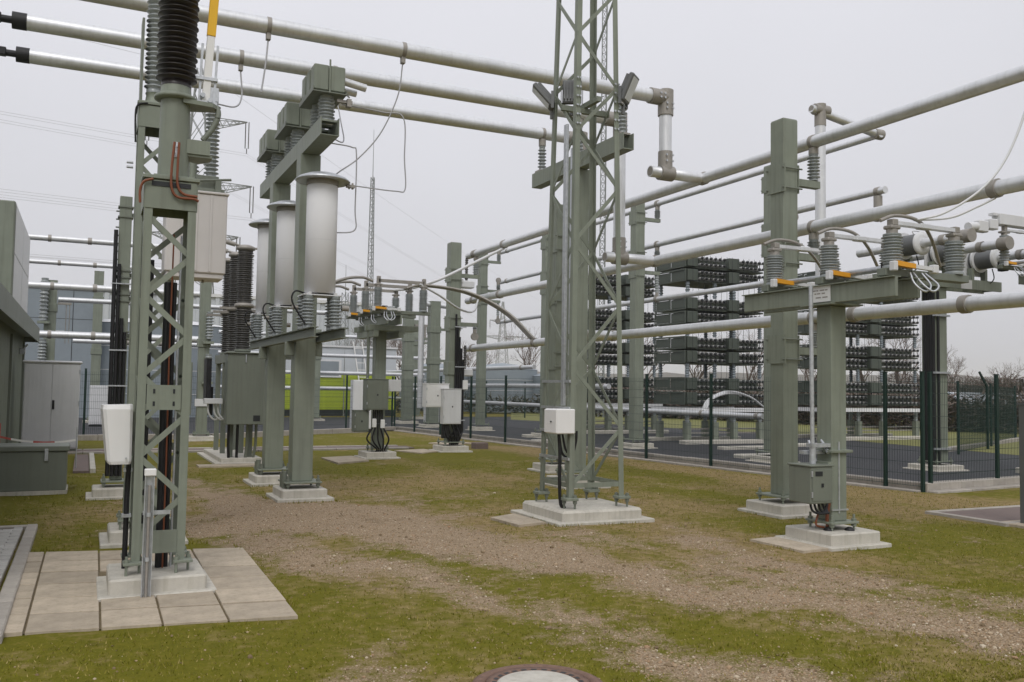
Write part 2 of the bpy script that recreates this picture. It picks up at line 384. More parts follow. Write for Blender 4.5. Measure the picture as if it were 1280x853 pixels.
def ground_material():
    m = bpy.data.materials.new('worn_grass_and_gravel'); m.use_nodes = True
    t = m.node_tree; N = t.nodes.new; K = t.links.new; b = t.nodes['Principled BSDF']
    b.inputs['Roughness'].default_value = .95; b.inputs['Specular IOR Level'].default_value = .15
    c = N('ShaderNodeTexCoord')
    def noise(s, d=6, r=.6):
        n = N('ShaderNodeTexNoise'); n.inputs['Scale'].default_value = s; n.inputs['Detail'].default_value = d; n.inputs['Roughness'].default_value = r
        K(c.outputs['Object'], n.inputs['Vector']); return n.outputs['Fac']
    def rampn(src, stops):
        r = N('ShaderNodeValToRGB'); e = r.color_ramp.elements
        while len(e) < len(stops): e.new(.5)
        for q, (p, col) in zip(e, stops): q.position = p; q.color = col+(1,)
        K(src, r.inputs[0]); return r.outputs[0]
    def mix(f, a, bb):
        x = N('ShaderNodeMixRGB'); K(f, x.inputs[0]); K(a, x.inputs[1]); K(bb, x.inputs[2]); return x.outputs[0]
    def maprange(s, a, bb, lo=0, hi=1):
        x = N('ShaderNodeMapRange'); K(s, x.inputs['Value'])
        for k, v in (('From Min', a), ('From Max', bb), ('To Min', lo), ('To Max', hi)): x.inputs[k].default_value = v
        return x.outputs[0]
    def math_(op, a, bb):
        x = N('ShaderNodeMath'); x.operation = op
        for i, v in enumerate((a, bb)):
            if isinstance(v, (int, float)): x.inputs[i].default_value = v
            else: K(v, x.inputs[i])
        return x.outputs[0]
    fine = noise(70, 5, .7); mid = noise(9, 6, .7); big = noise(.9, 5)
    grass = rampn(mid, [(.25, (.085, .085, .005)), (.5, (.14, .13, .008)), (.75, (.21, .17, .022))])
    grass2 = rampn(fine, [(.3, (.06, .06, .005)), (.55, (.125, .118, .010)), (.75, (.215, .18, .04))])
    f5 = N('ShaderNodeValue'); f5.outputs[0].default_value = .5
    grass = mix(f5.outputs[0], grass, grass2)
    deadc = rampn(mid, [(.25, (.15, .105, .04)), (.5, (.235, .172, .075)), (.8, (.33, .25, .12))])
    vo = N('ShaderNodeTexVoronoi'); vo.inputs['Scale'].default_value = 75; K(c.outputs['Object'], vo.inputs['Vector'])
    peb = rampn(vo.outputs['Color'], [(0, (.20, .145, .092)), (.4, (.335, .25, .165)), (.7, (.43, .33, .225)), (1, (.62, .53, .41))])
    soil = rampn(fine, [(.3, (.17, .122, .075)), (.7, (.33, .25, .165))])
    vd = maprange(vo.outputs['Distance'], .25, .6)
    grav = mix(vd, peb, soil)
    ag = N('ShaderNodeAttribute'); ag.attribute_name = 'gravel'
    ad = N('ShaderNodeAttribute'); ad.attribute_name = 'dead'
    low = noise(2.6, 6, .65)
    fd = maprange(math_('ADD', ad.outputs['Fac'], math_('ADD', math_('MULTIPLY', math_('SUBTRACT', low, .5), 1.6), math_('MULTIPLY', math_('SUBTRACT', mid, .5), 1.6))), .15, .85)
    col = mix(fd, grass, deadc)
    fg = maprange(math_('ADD', ag.outputs['Fac'], math_('ADD', math_('MULTIPLY', math_('SUBTRACT', low, .5), 1.0), math_('ADD', math_('MULTIPLY', math_('SUBTRACT', mid, .5), 1.3), math_('MULTIPLY', math_('SUBTRACT', fine, .5), 1.0)))), .30, .72)
    col = mix(fg, col, grav)
    wet = maprange(noise(1.7, 5, .7), .56, .74, 0, .55)
    rot = N('ShaderNodeRGB'); rot.outputs[0].default_value = (.105, .072, .035, 1)
    col = mix(wet, col, rot.outputs[0])
    K(col, b.inputs['Base Color'])
    bp = N('ShaderNodeBump'); bp.inputs['Strength'].default_value = .7; bp.inputs['Distance'].default_value = .005
    hh = math_('ADD', fine, math_('MULTIPLY', math_('SUBTRACT', 1.0, vo.outputs['Distance']), math_('MULTIPLY', fg, .8)))
    K(hh, bp.inputs['Height']); K(bp.outputs[0], b.inputs['Normal'])
    return m
gme.materials.append(ground_material())
go = obj('ground', gme, None); tag(go, kind='structure')
# no grass or stones on paving, footings, covers
KEEP = [(-.62, 1.47, 6.5, 10.0), (.1, 1.08, 9.9, 10.95), (5.2, 6.7, 9.65, 11.1), (7.2, 8.15, 7.2, 8.15), (8.35, 9.35, 9.3, 10.3), (-5, -.4, 3, 11.7),
        (2.45, 3.35, 12.9, 14.1), (2.4, 3.3, 15.2, 16.2), (7.3, 8.2, 13.3, 14.3), (6.75, 7.3, 7.2, 8.1), (4.75, 5.3, 9.85, 10.85), (10.6, 13, 7.7, 9.05), (0, .95, 14, 15)]
def free(x, y):
    if math.hypot(x-2.33, y-4.52) < .4: return False
    if x > fence_x(y)-.25: return False
    return not any(a <= x <= b and c <= y <= d for a, b, c, d in KEEP)
def in_view(x, y): return -.62*y+.47*y > -9 and x > -.12*y-.7 and x < 1.45*y+.5
gb = MB(); rr = random.Random(3); n = 0; tries = 0
while n < 60000 and tries < 400000:
    tries += 1
    y = 3.6+15*rr.random()**1.9; x = -.9+rr.random()*(y*1.4+1.5)
    if x > 13 or not free(x, y): continue
    g = gravel(x, y)
    if rr.random() < g*1.3-.1: continue
    h = (.007+.013*rr.random()**1.5)*(1.25 if y > 8 else 1)*(1+1.2*max(0, mnoise.noise(Vector((x*3, y*3, 55))))); a = rr.random()*6.283; w = .0022+.0022*rr.random()+.00025*y
    lx, ly = (rr.random()-.5)*.035, (rr.random()-.5)*.035; z = zg(x, y)
    ca, sa = math.cos(a)*w, math.sin(a)*w; k = len(gb.v)
    gb.v += [(x-ca, y-sa, z-.003), (x+ca, y+sa, z-.003), (x+lx, y+ly, z+h)]; gb.f.append((k, k+1, k+2)); gb.sm.append(False); n += 1
# longer grass along the edges of slabs and footings
for (a, b_, c, d) in KEEP:
    if a < -4 or a > 10: continue
    for q in range(int(((b_-a)+(d-c))*2*70)):
        s_ = rr.random()*2*((b_-a)+(d-c))
        if s_ < b_-a: x, y = a+s_, c
        elif s_ < (b_-a)+(d-c): x, y = b_, c+s_-(b_-a)
        elif s_ < 2*(b_-a)+(d-c): x, y = a+s_-(b_-a)-(d-c), d
        else: x, y = a, c+s_-2*(b_-a)-(d-c)
        if mnoise.noise(Vector((x*2.2, y*2.2, 77))) < -.05: continue
        x += rr.uniform(-.02, .02); y += rr.uniform(-.02, .02); h = .02+.03*rr.random(); w = .0025+.0003*y; an = rr.random()*6.283; k = len(gb.v); z = zg(x, y)
        gb.v += [(x-math.cos(an)*w, y-math.sin(an)*w, z-.003), (x+math.cos(an)*w, y+math.sin(an)*w, z-.003), (x+rr.uniform(-.02, .02), y+rr.uniform(-.02, .02), z+h)]; gb.f.append((k, k+1, k+2)); gb.sm.append(False)
def blade_material(name, stops):
    m = bpy.data.materials.new(name); m.use_nodes = True
    t = m.node_tree; N = t.nodes.new; K = t.links.new; b = t.nodes['Principled BSDF']; b.inputs['Roughness'].default_value = .8; b.inputs['Specular IOR Level'].default_value = .2
    g = N('ShaderNodeNewGeometry'); r = N('ShaderNodeValToRGB'); e = r.color_ramp.elements
    while len(e) < len(stops): e.new(.5)
    for q, (p, col) in zip(e, stops): q.position = p; q.color = col+(1,)
    K(g.outputs['Random Per Island'], r.inputs[0]); K(r.outputs[0], b.inputs['Base Color']); return m
grs = obj('short_grass', gb, blade_material('grass_blades', [(0, (.10, .105, .006)), (.45, (.175, .17, .012)), (.7, (.235, .20, .035)), (1, (.37, .29, .12))]))
tag(grs, kind='stuff')
ICO = [(0, 0, 1)]+[(.894*math.cos(k*1.2566), .894*math.sin(k*1.2566), .447) for k in range(5)]+[(.894*math.cos(k*1.2566+.628), .894*math.sin(k*1.2566+.628), -.447) for k in range(5)]
ICF = [(0, 1+k, 1+(k+1) % 5) for k in range(5)]+[(1+k, 6+k, 1+(k+1) % 5) for k in range(5)]+[(1+(k+1) % 5, 6+k, 6+(k+1) % 5) for k in range(5)]
pb = MB(); n = 0; tries = 0
while n < 26000 and tries < 400000:
    tries += 1
    y = 3.6+10.5*rr.random()**1.5; x = -.9+rr.random()*(y*1.4+1.5)
    if x > 12.5 or not free(x, y): continue
    g = gravel(x, y)
    if rr.random() > max(.022, (g-.25)*1.6): continue
    s = .0035+.0075*rr.random()**2.8
    if rr.random() < .007: s = .012+.012*rr.random()
    z = zg(x, y)+s*.25; a = rr.random()*6.283; e1, e2 = .75+.5*rr.random(), .5+.35*rr.random(); ca, sa = math.cos(a), math.sin(a); k = len(pb.v)
    for p in ICO:
        q = s*(.8+.4*rr.random()); px, py, pz = p[0]*q*e1, p[1]*q, p[2]*q*e2
        pb.v.append((x+px*ca-py*sa, y+px*sa+py*ca, z+pz))
    for f in ICF: pb.f.append(tuple(i+k for i in f)); pb.sm.append(False)
    n += 1
gst = obj('gravel', pb, blade_material('pebbles', [(0, (.15, .105, .06)), (.35, (.29, .215, .13)), (.6, (.38, .29, .185)), (.8, (.34, .22, .13)), (.93, (.47, .39, .28)), (1, (.60, .53, .42))]))
tag(gst, kind='stuff')

# ------------------------------------------------------------------ asphalt yard behind the fence
def fpt(y, off=0): return (fence_x(y)+off, y)
ap = [fpt(11.1, .25), fpt(33.2, .25), (3.5, 28.9), (-14, 28.2), (-14, 47), (14, 47), (60, 52), (60, 17.5)]
asp = MB(); asp.add([(x, y, .03) for x, y in ap], [tuple(reversed(range(len(ap))))])
tag(obj('asphalt_yard', asp, 'asph'), kind='structure')
kb = obj('yard_kerb', MB().box(0, .01, 0, .01, -.2, -.19), 'kerb'); tag(kb, kind='structure')
def kerb_run(p0, p1, w=.2, h=.15, ln=1.0, edge=True):
    p0 = Vector((*p0, 0)); p1 = Vector((*p1, 0)); L = (p1-p0).length; n = max(1, int(L/ln)); d = (p1-p0)/L; nn = Vector((d.y, -d.x, 0))
    mm = Matrix((d, nn, Vector((0, 0, 1)))).transposed()
    st = MB().obox((0, 0, 0), (L/n/2-.005, w/2, (h+.2)/2), mm, .01).mesh('kerb_stone')
    ed = MB().obox((0, 0, 0), (L/n/2-.005, .09, .06), mm, .008).mesh('edging_stone')
    for i in range(n):
        c = p0+d*(L/n*(i+.5))
        obj('kerb_stone', st, 'kerb', kb, (c.x, c.y, (h-.2)/2+random.uniform(-.004, .004)))
        if edge: e = c+nn*(w/2+.1); obj('edging_stone', ed, 'kerb', kb, (e.x, e.y, -.035))
CORN = (13.15, 11.02)
kerb_run(fpt(33.2, .1), (13.16, 11.05))
kerb_run((13.06, 11.05), (26, 12.55))
kerb_run((3.5, 28.9), fpt(33.2, -.05), edge=False, ln=1.5)
kerb_run((-9, 28.3), (3.5, 28.9), edge=False, ln=1.5)
kerb_run((21, 17.6), (40, 26), edge=False, ln=2)
# stone channel crossing the lawn
ch = obj('drain_channel', MB().box(-4, 8.2, 23.5, 24.3, -.1, .012), 'brown'); tag(ch, kind='structure')
cs = MB().box(-.49, .49, -.09, .09, -.1, .03, .006).mesh('channel_stone')
for i in range(12):
    for yy in (23.42, 24.38): obj('channel_stone', cs, 'kerb', ch, (-3.5+i, yy, 0))
# ------------------------------------------------------------------ slabs round the near tower, block paving at the left
pv = obj('slab_paving', MB().add([(-.47, 6.78, .001), (1.43, 6.55, .001), (1.48, 9.40, .001), (-.49, 9.85, .001)], [(0, 1, 2, 3)]), 'joint'); tag(pv, kind='structure')
def bil(u, v):
    a, b, c, d = (-.50, 6.77), (1.44, 6.53), (1.50, 9.41), (-.49, 9.86)
    return tuple(a[i]*(1-u)*(1-v)+b[i]*u*(1-v)+c[i]*u*v+d[i]*(1-u)*v for i in (0, 1))
US = [0, .10, .335, .535, .755, 1.0]
for ci in range(5):
    for ri in range(6):
        if ci in (2, 3) and 2 <= ri <= 3: continue
        g = .004; u0, u1, v0, v1 = US[ci]+g, US[ci+1]-g, ri/6+.004, (ri+1)/6-.004
        q = [bil(u0, v0), bil(u1, v0), bil(u1, v1), bil(u0, v1)]
        z = .018+random.uniform(-.004, .004); cx = sum(p[0] for p in q)/4; cy = sum(p[1] for p in q)/4
        m = MB(); vs = []
        for k, zz, ins in ((0, -.04, 0), (0, z-.004, 0), (0, z, .004)):
            for p in q: vs.append((p[0]-cx-(math.copysign(ins, p[0]-cx)), p[1]-cy-(math.copysign(ins, p[1]-cy)), zz+(random.uniform(-.002, .002) if zz == z else 0)))
        m.add(vs, [(0, 1, 5, 4), (1, 2, 6, 5), (2, 3, 7, 6), (3, 0, 4, 7), (4, 5, 9, 8), (5, 6, 10, 9), (6, 7, 11, 10), (7, 4, 8, 11), (8, 9, 10, 11)])
        obj('paving_slab', m, 'slab', pv, (cx, cy, 0))
bp_ = obj('block_paving', MB().box(-3.2, -.56, 4, 11.48, -.1, .004), 'joint'); tag(bp_, kind='structure')
bh_ = MB().box(-.047, .047, -.047, .047, -.05, .03, .006).mesh('paving_block')
bm_ = MB().box(-.097, .097, -.047, .047, -.05, .03, .006).mesh('paving_block')
for j in range(42):
    for i in range(8):
        x = -.665-.2*i-(.1 if j % 2 else 0); y = 7.35+.1*j
        if j % 2 and i == 0: obj('paving_block', bh_, 'block', bp_, (-.615, y, random.uniform(-.003, .003)))
        if y < 11.45 and x > -.125*y-.9: obj('paving_block', bm_, 'block', bp_, (x, y, random.uniform(-.003, .003)))
es = MB().box(-.055, .055, -.495, .495, -.1, .045, .01).mesh('kerb_stone')
for k in range(5): obj('kerb_stone', es, 'kerb', bp_, (-.475-.002*k, 7.1+k, 0))
es2 = MB().box(-.495, .495, -.04, .04, -.1, .04, .01).mesh('kerb_stone')
for k in range(3): obj('kerb_stone', es2, 'kerb', bp_, (-1.02-k, 11.56, 0))
# ------------------------------------------------------------------ lattice support towers at the left
def lattice(t, hw, z0, z1, nz, w=.065, th=.008, bw=.045, cap=True):
    for sx in (-1, 1):
        for sy in (-1, 1):
            obj('leg', MB().ang((sx*hw, sy*hw, z0), (sx*hw, sy*hw, z1), w, th, (-sx, 0, 0), (0, -sy, 0)), 'green', t)
    hz = (z1-.28-z0-.22)/nz
    for face in range(4):
        for k in range(nz):
            a, b = z0+.2+k*hz, z0+.2+(k+1)*hz; s = 1 if (k+(face in (1, 2))) % 2 == 0 else -1
            e = hw-.012; q = hw-.03
            if face == 0: p0, p1 = (-s*q, -e, a), (s*q, -e, b)
            elif face == 1: p0, p1 = (-s*q, e, a), (s*q, e, b)
            elif face == 2: p0, p1 = (-e, -s*q, a), (-e, s*q, b)
            else: p0, p1 = (e, -s*q, a), (e, s*q, b)
            n = {0: (0, 1, 0), 1: (0, 1, 0), 2: (1, 0, 0), 3: (1, 0, 0)}[face]
            obj('brace', MB().bar(p0, p1, bw, .007, hint=n) if face < 2 else MB().bar(p0, p1, bw, .007, hint=n), 'green', t)
    for face, nm in ((0, 'front'), (1, 'back')):
        y = (-1 if face == 0 else 1)*(hw+.003)
        obj('gusset_plate', MB().box(-hw+.004, hw-.004, y-.004, y+.004, z1-.24, z1-.01), 'green', t)
        obj('gusset_plate', MB().box(-hw+.066, hw-.066, y-.004, y+.004, z0+.08, z0+.26), 'green', t)
    for sx in (-1, 1):
        x = sx*(hw+.003); obj('gusset_plate', MB().box(x-.004, x+.004, -hw+.004, hw-.004, z1-.24, z1-.01), 'green', t)
    if cap: obj('cap_plate', MB().box(-hw-.02, hw+.02, -hw-.02, hw+.02, z1, z1+.03, .004), 'green', t)
    for sx in (-1, 1):
        for sy in (-1, 1):
            cx, cy = sx*hw*.92, sy*hw*.92
            m = MB().box(cx-.075, cx+.075, cy-.075, cy+.075, z0, z0+.022, .003)
            obj('foot_plate', m, 'green', t)
            bb = MB()
            for dx, dy in ((-.05, -.05), (.05, .05)): bb.cyl((cx+dx, cy+dy, z0-.09), (cx+dx, cy+dy, z0+.07), .012, n=6).cyl((cx+dx, cy+dy, z0+.023), (cx+dx, cy+dy, z0+.045), .022, n=6)
            obj('anchor_bolt', bb, 'green', t)
t1 = thing('lattice_tower', 'nearest grey-green lattice tower on the beige slab paving, with a perforated plate halfway up', 'lattice tower', (.575, 7.97, 0))
footing(t1, .72, .72, .14, skirt=.075)
lattice(t1, .2, .22, 3.31, 8)
mp_ = MB().box(-.13, .13, -.212, -.204, 1.44, 1.64)
mpo = obj('mounting_plate', mp_, 'green', t1)
sl = MB()
for sx in (-.075, .075):
    for z in (1.49, 1.59): sl.box(sx-.008, sx+.008, -.2155, -.2125, z-.018, z+.018)
obj('slot', sl, 'bgdark', mpo)
obj('vent_slot', MB().box(-.15, .15, -.2125, -.2085, 3.25, 3.29), 'bgdark', t1)
for (dx, dy, r, zt, mt) in ((.02, .05, .028, 2.5, 'black'), (.075, .06, .02, 2.5, 'black'), (.05, .01, .007, 2.9, 'copper'), (.115, .05, .009, 2.9, 'zinc')):
    obj('cable', MB().tube([(dx, dy, .14), (dx+.002, dy, 1.0), (dx-.004, dy+.01, 1.9), (dx, dy, zt)], r, 8), mt, t1)
obj('cable', MB().tube([(-.235, .1, .14), (-.235, .08, .7), (-.23, .04, 1.02), (-.26, .0, 1.14)], .022, 8), 'black', t1)
obj('cable_clamp', MB().box(-.27, -.2, .04, .12, .56, .585).box(-.27, -.2, .04, .1, .93, .955), 'zinc', t1)
obj('copper_strap', MB().tube(bez([(.01, -.235, 3.62), (-.005, -.235, 3.4), (.0, -.235, 3.24), (.05, -.235, 3.17), (.17, -.24, 3.165), (.21, -.235, 3.15)]), .011, 6).tube(bez([(.045, -.235, 3.62), (.04, -.235, 3.42), (.045, -.235, 3.27), (.09, -.235, 3.2), (.2, -.24, 3.185)]), .011, 6), 'copper', t1)
obj('copper_strap', MB().tube(bez([(-.14, -.235, 3.3), (-.21, -.23, 3.27), (-.235, -.22, 3.2), (-.232, -.22, 3.1)]), .011, 6), 'copper', t1)
# bushing on the tower
b1 = thing('cable_termination', 'tall dark ribbed insulator on a green tube on top of the nearest lattice tower', 'insulator', (.60, 7.97, 3.34))
obj('support_tube', MB().cyl((0, 0, 0), (0, 0, .70), .125, .118, 24).box(-.16, .16, -.16, .16, 0, .022, .004), 'green', b1)
obj('tube_terminal', MB().box(-.02, .03, -.13, -.1, .18, .31, .004).cyl((-.01, -.13, .22), (-.01, -.16, .22), .013, n=6).cyl((.02, -.13, .27), (.02, -.16, .27), .013, n=6), 'zinc', b1)
obj('flange', MB().lathe([(.13, .68), (.17, .69), (.17, .715), (.14, .73), (.125, .74), (.12, .80), (.105, .82)], n=20), 'green', b1)
obj('insulator_body', MB().lathe(sheds(1.9, .105, .165, 40, .05), (0, 0, .80), n=24), 'bushing', b1)
obj('bracket_arm', MB().prism([(.05, -.13), (.29, -.10), (.34, -.03), (.32, .06), (.12, .13), (-.02, .1)], .65, .685), 'green', b1)
obj('side_plate', MB().prism([(.06, -.06), (.30, -.06), (.30, .09), (.22, .2), (.05, .1)], .22, .24).box(.06, .28, -.075, -.06, .24, .36), 'green', b1)
obj('drive_lever', MB().tube(bez([(.22, -.05, .37), (.29, -.05, .47), (.335, -.05, .58), (.33, -.03, .66), (.26, -.02, .69)]), .024, 8), 'dgreen', b1)
rdm = MB().obox((.25, 0, .98), (.032, .02, .31), Matrix.Rotation(.05, 3, 'Y'), .004)
rd = obj('switch_blade', rdm, 'white', b1)
obj('yellow_sleeve', MB().obox((.287, 0, 1.72), (.036, .024, .43), Matrix.Rotation(.05, 3, 'Y'), .004), 'yellow', rd)
obj('hinge_bars', MB().bar((.185, .0, .69), (.20, 0, 1.22), .012, .02).bar((.305, 0, .69), (.325, 0, 1.22), .012, .02).box(.15, .33, -.03, .03, .90, .925).box(.15, .33, -.04, .04, .685, .715).cyl((.21, -.06, .76), (.21, .06, .76), .02, n=8).cyl((.27, -.06, .72), (.27, .06, .72), .02, n=8), 'zinc', b1)
# second tower
t2 = thing('lattice_tower', 'taller grey-green lattice tower right behind the nearest one, topped by a grey insulator', 'lattice tower', (.61, 10.42, 0))
footing(t2, .68, .68, .14, skirt=.08)
lattice(t2, .2, .22, 4.62, 11)
for (dx, r) in ((-.05, .03), (.0, .026)): obj('cable', MB().tube([(dx, .12, .14), (dx, .12, 2), (dx, .12, 3.0)], r, 8), 'black', t2)
obj('cable_lug', MB().cyl((-.235, -.1, 3.95), (-.30, -.1, 3.95), .014, n=6).cyl((-.235, -.1, 4.0), (-.30, -.1, 4.0), .014, n=6), 'zinc', t2)
obj('earth_lead', MB().tube(bez([(-.12, -.22, 4.63), (-.21, -.22, 4.6), (-.235, -.2, 4.5), (-.225, -.2, 4.2)]), .011), 'black', t2)
i2 = thing('post_insulator', 'grey ribbed post insulator on the taller lattice tower, left of the dark ribbed one', 'insulator', (.56, 10.42, 4.65))
obj('base_casting', MB().box(-.14, .14, -.14, .14, 0, .03, .004).lathe([(.11, .03), (.09, .06), (.08, .13), (.09, .15)], n=14), 'green', i2)
obj('insulator_body', MB().lathe(sheds(1.35, .07, .105, 24, .05), (0, 0, .15), n=18), 'porc', i2)
obj('guide_channel', MB().box(-.145, -.115, .05, .15, .0, .95).box(-.145, -.12, -.08, .05, .02, .95), 'dgreen', i2)
# drive cabinet
dc = thing('drive_cabinet', 'tall pinkish-white sheet metal box mounted between the two lattice towers', 'cabinet', (.98, 9.95, 2.77))
obj('casing', MB().box(-.3, .3, -.2, .2, .03, .86, .012), 'silver', dc)
obj('roof_sheet', MB().box(-.315, .315, -.215, .215, .86, .885, .006), 'silver', dc)
obj('floor_frame', MB().box(-.28, .28, -.18, .18, -.02, .03, .006), 'silver', dc)
for x in (-.14, 0, .14): obj('panel_rib', MB().box(x-.012, x+.012, -.207, -.2, .05, .85, .003), 'silver', dc)
obj('mounting_rail', MB().box(-.33, .05, .2, .24, .2, .25).box(-.33, .05, .2, .24, .65, .7), 'green', dc)
obj('cable_gland', MB().cyl((-.02, 0, -.06), (-.02, 0, -.02), .018, n=8).cyl((.1, 0, -.05), (.1, 0, -.02), .014, n=8), 'cast', dc)
# insulator on a bracket above the cabinet
i3 = thing('post_insulator', 'slim grey ribbed insulator standing on a bracket above the pinkish-white box', 'insulator', (1.10, 9.97, 3.66))
obj('bracket', MB().box(-.14, .16, -.13, .13, 0, .05, .006).box(-.13, .1, -.1, .1, .05, .19, .006), 'dgreen', i3)
obj('linkage', MB().cyl((-.1, -.14, .12), (.22, -.14, .16), .014, n=6).box(.06, .12, -.15, -.1, -.03, .14), 'dgreen', i3)
obj('insulator_body', MB().lathe(sheds(.82, .045, .078, 17, .03), (.03, 0, .19), n=14), 'porc', i3)
obj('terminal_head', MB().box(-.02, .08, -.03, .03, 1.0, 1.16, .006), 'zinc', i3)
i4 = thing('post_insulator', 'shorter grey ribbed insulator half hidden left of the slim one', 'insulator', (.96, 10.2, 3.70))
obj('base_casting', MB().box(-.08, .08, -.1, .1, -.05, .03, .006), 'dgreen', i4)
obj('insulator_body', MB().lathe(sheds(.5, .045, .075, 10, .03), (0, 0, .03), n=14), 'porc', i4)
obj('operating_tube', MB().cyl((.0, -.09, .0), (.0, -.09, .52), .04, n=10), 'green', i4)
# third: cable column
t3 = thing('cable_column', 'square grey-green column carrying black cables at far left of the lattice towers', 'column', (.45, 14.5, 0))
footing(t3, .62, .62, .14, skirt=.08); baseplate(t3, .2, .14)
obj('shaft', MB().box(-.085, .085, -.085, .085, .24, 4.42, .008), 'green', t3)
for z in (4.1, 4.25, 3.2, 3.3, 2.85, 2.95, 2.3, 2.4):
    obj('clamp_band', MB().box(-.105, .105, -.105, .105, z, z+.02), 'dgreen', t3)
for x, r, zt in ((-.12, .03, 3.9), (-.06, .028, 3.4), (.0, .026, 2.6), (.05, .022, 2.4)): obj('cable', MB().tube([(x, -.125, .3), (x, -.125, 1.5), (x-.004, -.125, zt)], r, 8), 'black', t3)
obj('cable_tie', MB().box(-.16, .11, -.165, -.1, 2.12, 2.14).box(-.16, .11, -.165, -.1, 1.6, 1.62).box(-.16, .11, -.165, -.1, 3.1, 3.115), 'zinc', t3)
hp = MB()
for z in (4.15, 3.25, 2.9, 2.35): hp.cyl((.08, 0, z), (.3, 0, z), .035, n=10)
obj('support_stub', hp, 'dgreen', t3)
st = MB()
for i in range(26): st.cyl((-.08, 0, 1.2+.12*i), (-.13, 0, 1.2+.12*i), .012, n=5)
obj('bolt_row', st, 'dgreen', t3)
# white enclosure and conduit
wb = thing('plastic_enclosure', 'white rounded plastic box hung on the left leg of the nearest lattice tower', 'box', (.245, 8.02, 1.0))
m = MB(); pr = [(-.11, .05), (-.095, -.14), (-.07, -.16), (.095, -.15), (.115, -.13), (.115, .12), (-.10, .12)]
vs = [(x*.74+.02, y*.9, 0) for x, y in pr]+[(x*.84+.015, y*.95, .025) for x, y in pr]+[(x*1.06-.012, y*1.08, .44) for x, y in pr]+[(x*1.02-.01, y, .475+.03*x) for x, y in pr]
n7 = len(pr); fs = []
for k in range(3):
    for i in range(n7): fs.append((k*n7+i, k*n7+(i+1) % n7, (k+1)*n7+(i+1) % n7, (k+1)*n7+i))
m.add(vs, fs+[tuple(reversed(range(n7))), tuple(range(3*n7, 4*n7))])
obj('housing', m, 'white', wb); obj('back_rail', MB().box(.118, .14, -.02, .06, .06, .42), 'dgreen', wb)
obj('screw', MB().cyl((.07, -.155, .05), (.07, -.165, .05), .008, n=6), 'zinc', wb)
cd = thing('cable_conduit', 'galvanized upright channel with a thin rod in front of the nearest lattice tower', 'conduit', (.475, 7.50, 0.01))
obj('channel', MB().box(-.035, .035, .01, .018, 0, .95).box(-.035, -.029, -.02, .01, 0, .95).box(.029, .035, -.02, .01, 0, .95), 'zinc', cd)
obj('rod', MB().cyl((0, -.012, .0), (0, -.012, .86), .012, n=8), 'cast', cd)
obj('coupling', MB().cyl((0, -.012, .28), (0, -.012, .31), .02, n=8).cyl((0, -.012, .62), (0, -.012, .65), .02, n=8), 'zinc', cd)
obj('end_cap', MB().box(-.04, .045, -.03, .02, .93, .985, .006), 'white', cd)
obj('strap', MB().box(-.04, .16, .012, .03, .63, .66), 'zinc', cd)

# ------------------------------------------------------------------ building, cabinet, chest at the left edge
bd = thing('equipment_building', 'low green corrugated metal building with a dark overhanging eave at left edge', 'building', (-1.55, 21, 0))
XF = -.0
wl = MB(); y = -14.0; i = 0
while y < 6.3:      # trapezoid corrugation seen along its length
    wl.add([(-.06, y, 0), (-.06, y+.10, 0), (0, y+.13, 0), (0, y+.23, 0), (-.06, y+.26, 0), (-.06, y, 2.85), (-.06, y+.10, 2.85), (0, y+.13, 2.85), (0, y+.23, 2.85), (-.06, y+.26, 2.85)],
           [(i_, i_+5, i_+6, i_+1) for i_ in range(4)]); y += .26
obj('wall', wl, 'green', bd)
obj('wall', MB().box(-6, -.065, -14, 6.3, 0, 2.85), 'green', bd)
obj('roof', MB().box(-6.4, .34, -14.2, 6.6, 2.85, 2.93), 'dgreen', bd)
obj('fascia', MB().box(.34, .37, -14.2, 6.6, 2.72, 3.1).box(-6.4, .37, 6.6, 6.63, 2.72, 3.1), 'dgreen', bd)
for yy in (2.0, 6.4): obj('corner_trim', MB().box(-.03, .05, yy-.08, yy-.02, 0, 2.72), 'dgreen', bd)
obj('wall_lamp', MB().box(.0, .14, 5.0, 5.12, 2.35, 2.5, .01).cyl((.1, 5.06, 2.5), (.18, 5.06, 2.6), .02), 'zinc', bd)
cu = thing('rooftop_cooler', 'grey-green panelled box on the roof of the corrugated building', 'cooler', (-1.25, 20.6, 2.94))
obj('housing', MB().box(-1.6, 0, -2.3, 2.3, 0, 1.95, .02), 'green', cu)
obj('end_panel', MB().box(.003, .012, -2.2, -.03, .06, 1.0).box(.003, .012, -2.2, -.03, 1.02, 1.9).box(.003, .012, .03, 2.2, .06, 1.0).box(.003, .012, .03, 2.2, 1.02, 1.9), 'cab', cu)
gc = thing('switch_cabinet', 'tall light grey two-door cabinet beside the corrugated building', 'cabinet', (-.72, 24.3, 0))
obj('body', MB().box(-.60, .60, -.2, .25, .06, 2.1, .01), 'cab', gc); obj('plinth', MB().box(-.58, .58, -.18, .23, 0, .06), 'dgreen', gc)
for q in range(14):
    if q not in (6, 7): obj('door_rib', MB().box(-.56+.083*q, -.545+.083*q, -.2225, -.2185, .14, 2.03), 'cab', gc)
for z in (.35, 1.1, 1.85): obj('hinge', MB().cyl((-.59, -.222, z), (-.59, -.222, z+.1), .012, n=6).cyl((.59, -.222, z), (.59, -.222, z+.1), .012, n=6), 'zinc', gc)
for s in (-1, 1): obj('door', MB().box(s*.585 if s < 0 else .006, -.006 if s < 0 else .585, -.218, -.201, .1, 2.07, .004), 'cab', gc)
obj('roof_lid', MB().box(-.64, .64, -.25, .28, 2.1, 2.16, .02), 'cab', gc)
obj('handle', MB().box(.02, .07, -.235, -.22, 1.0, 1.22, .006), 'black', gc)
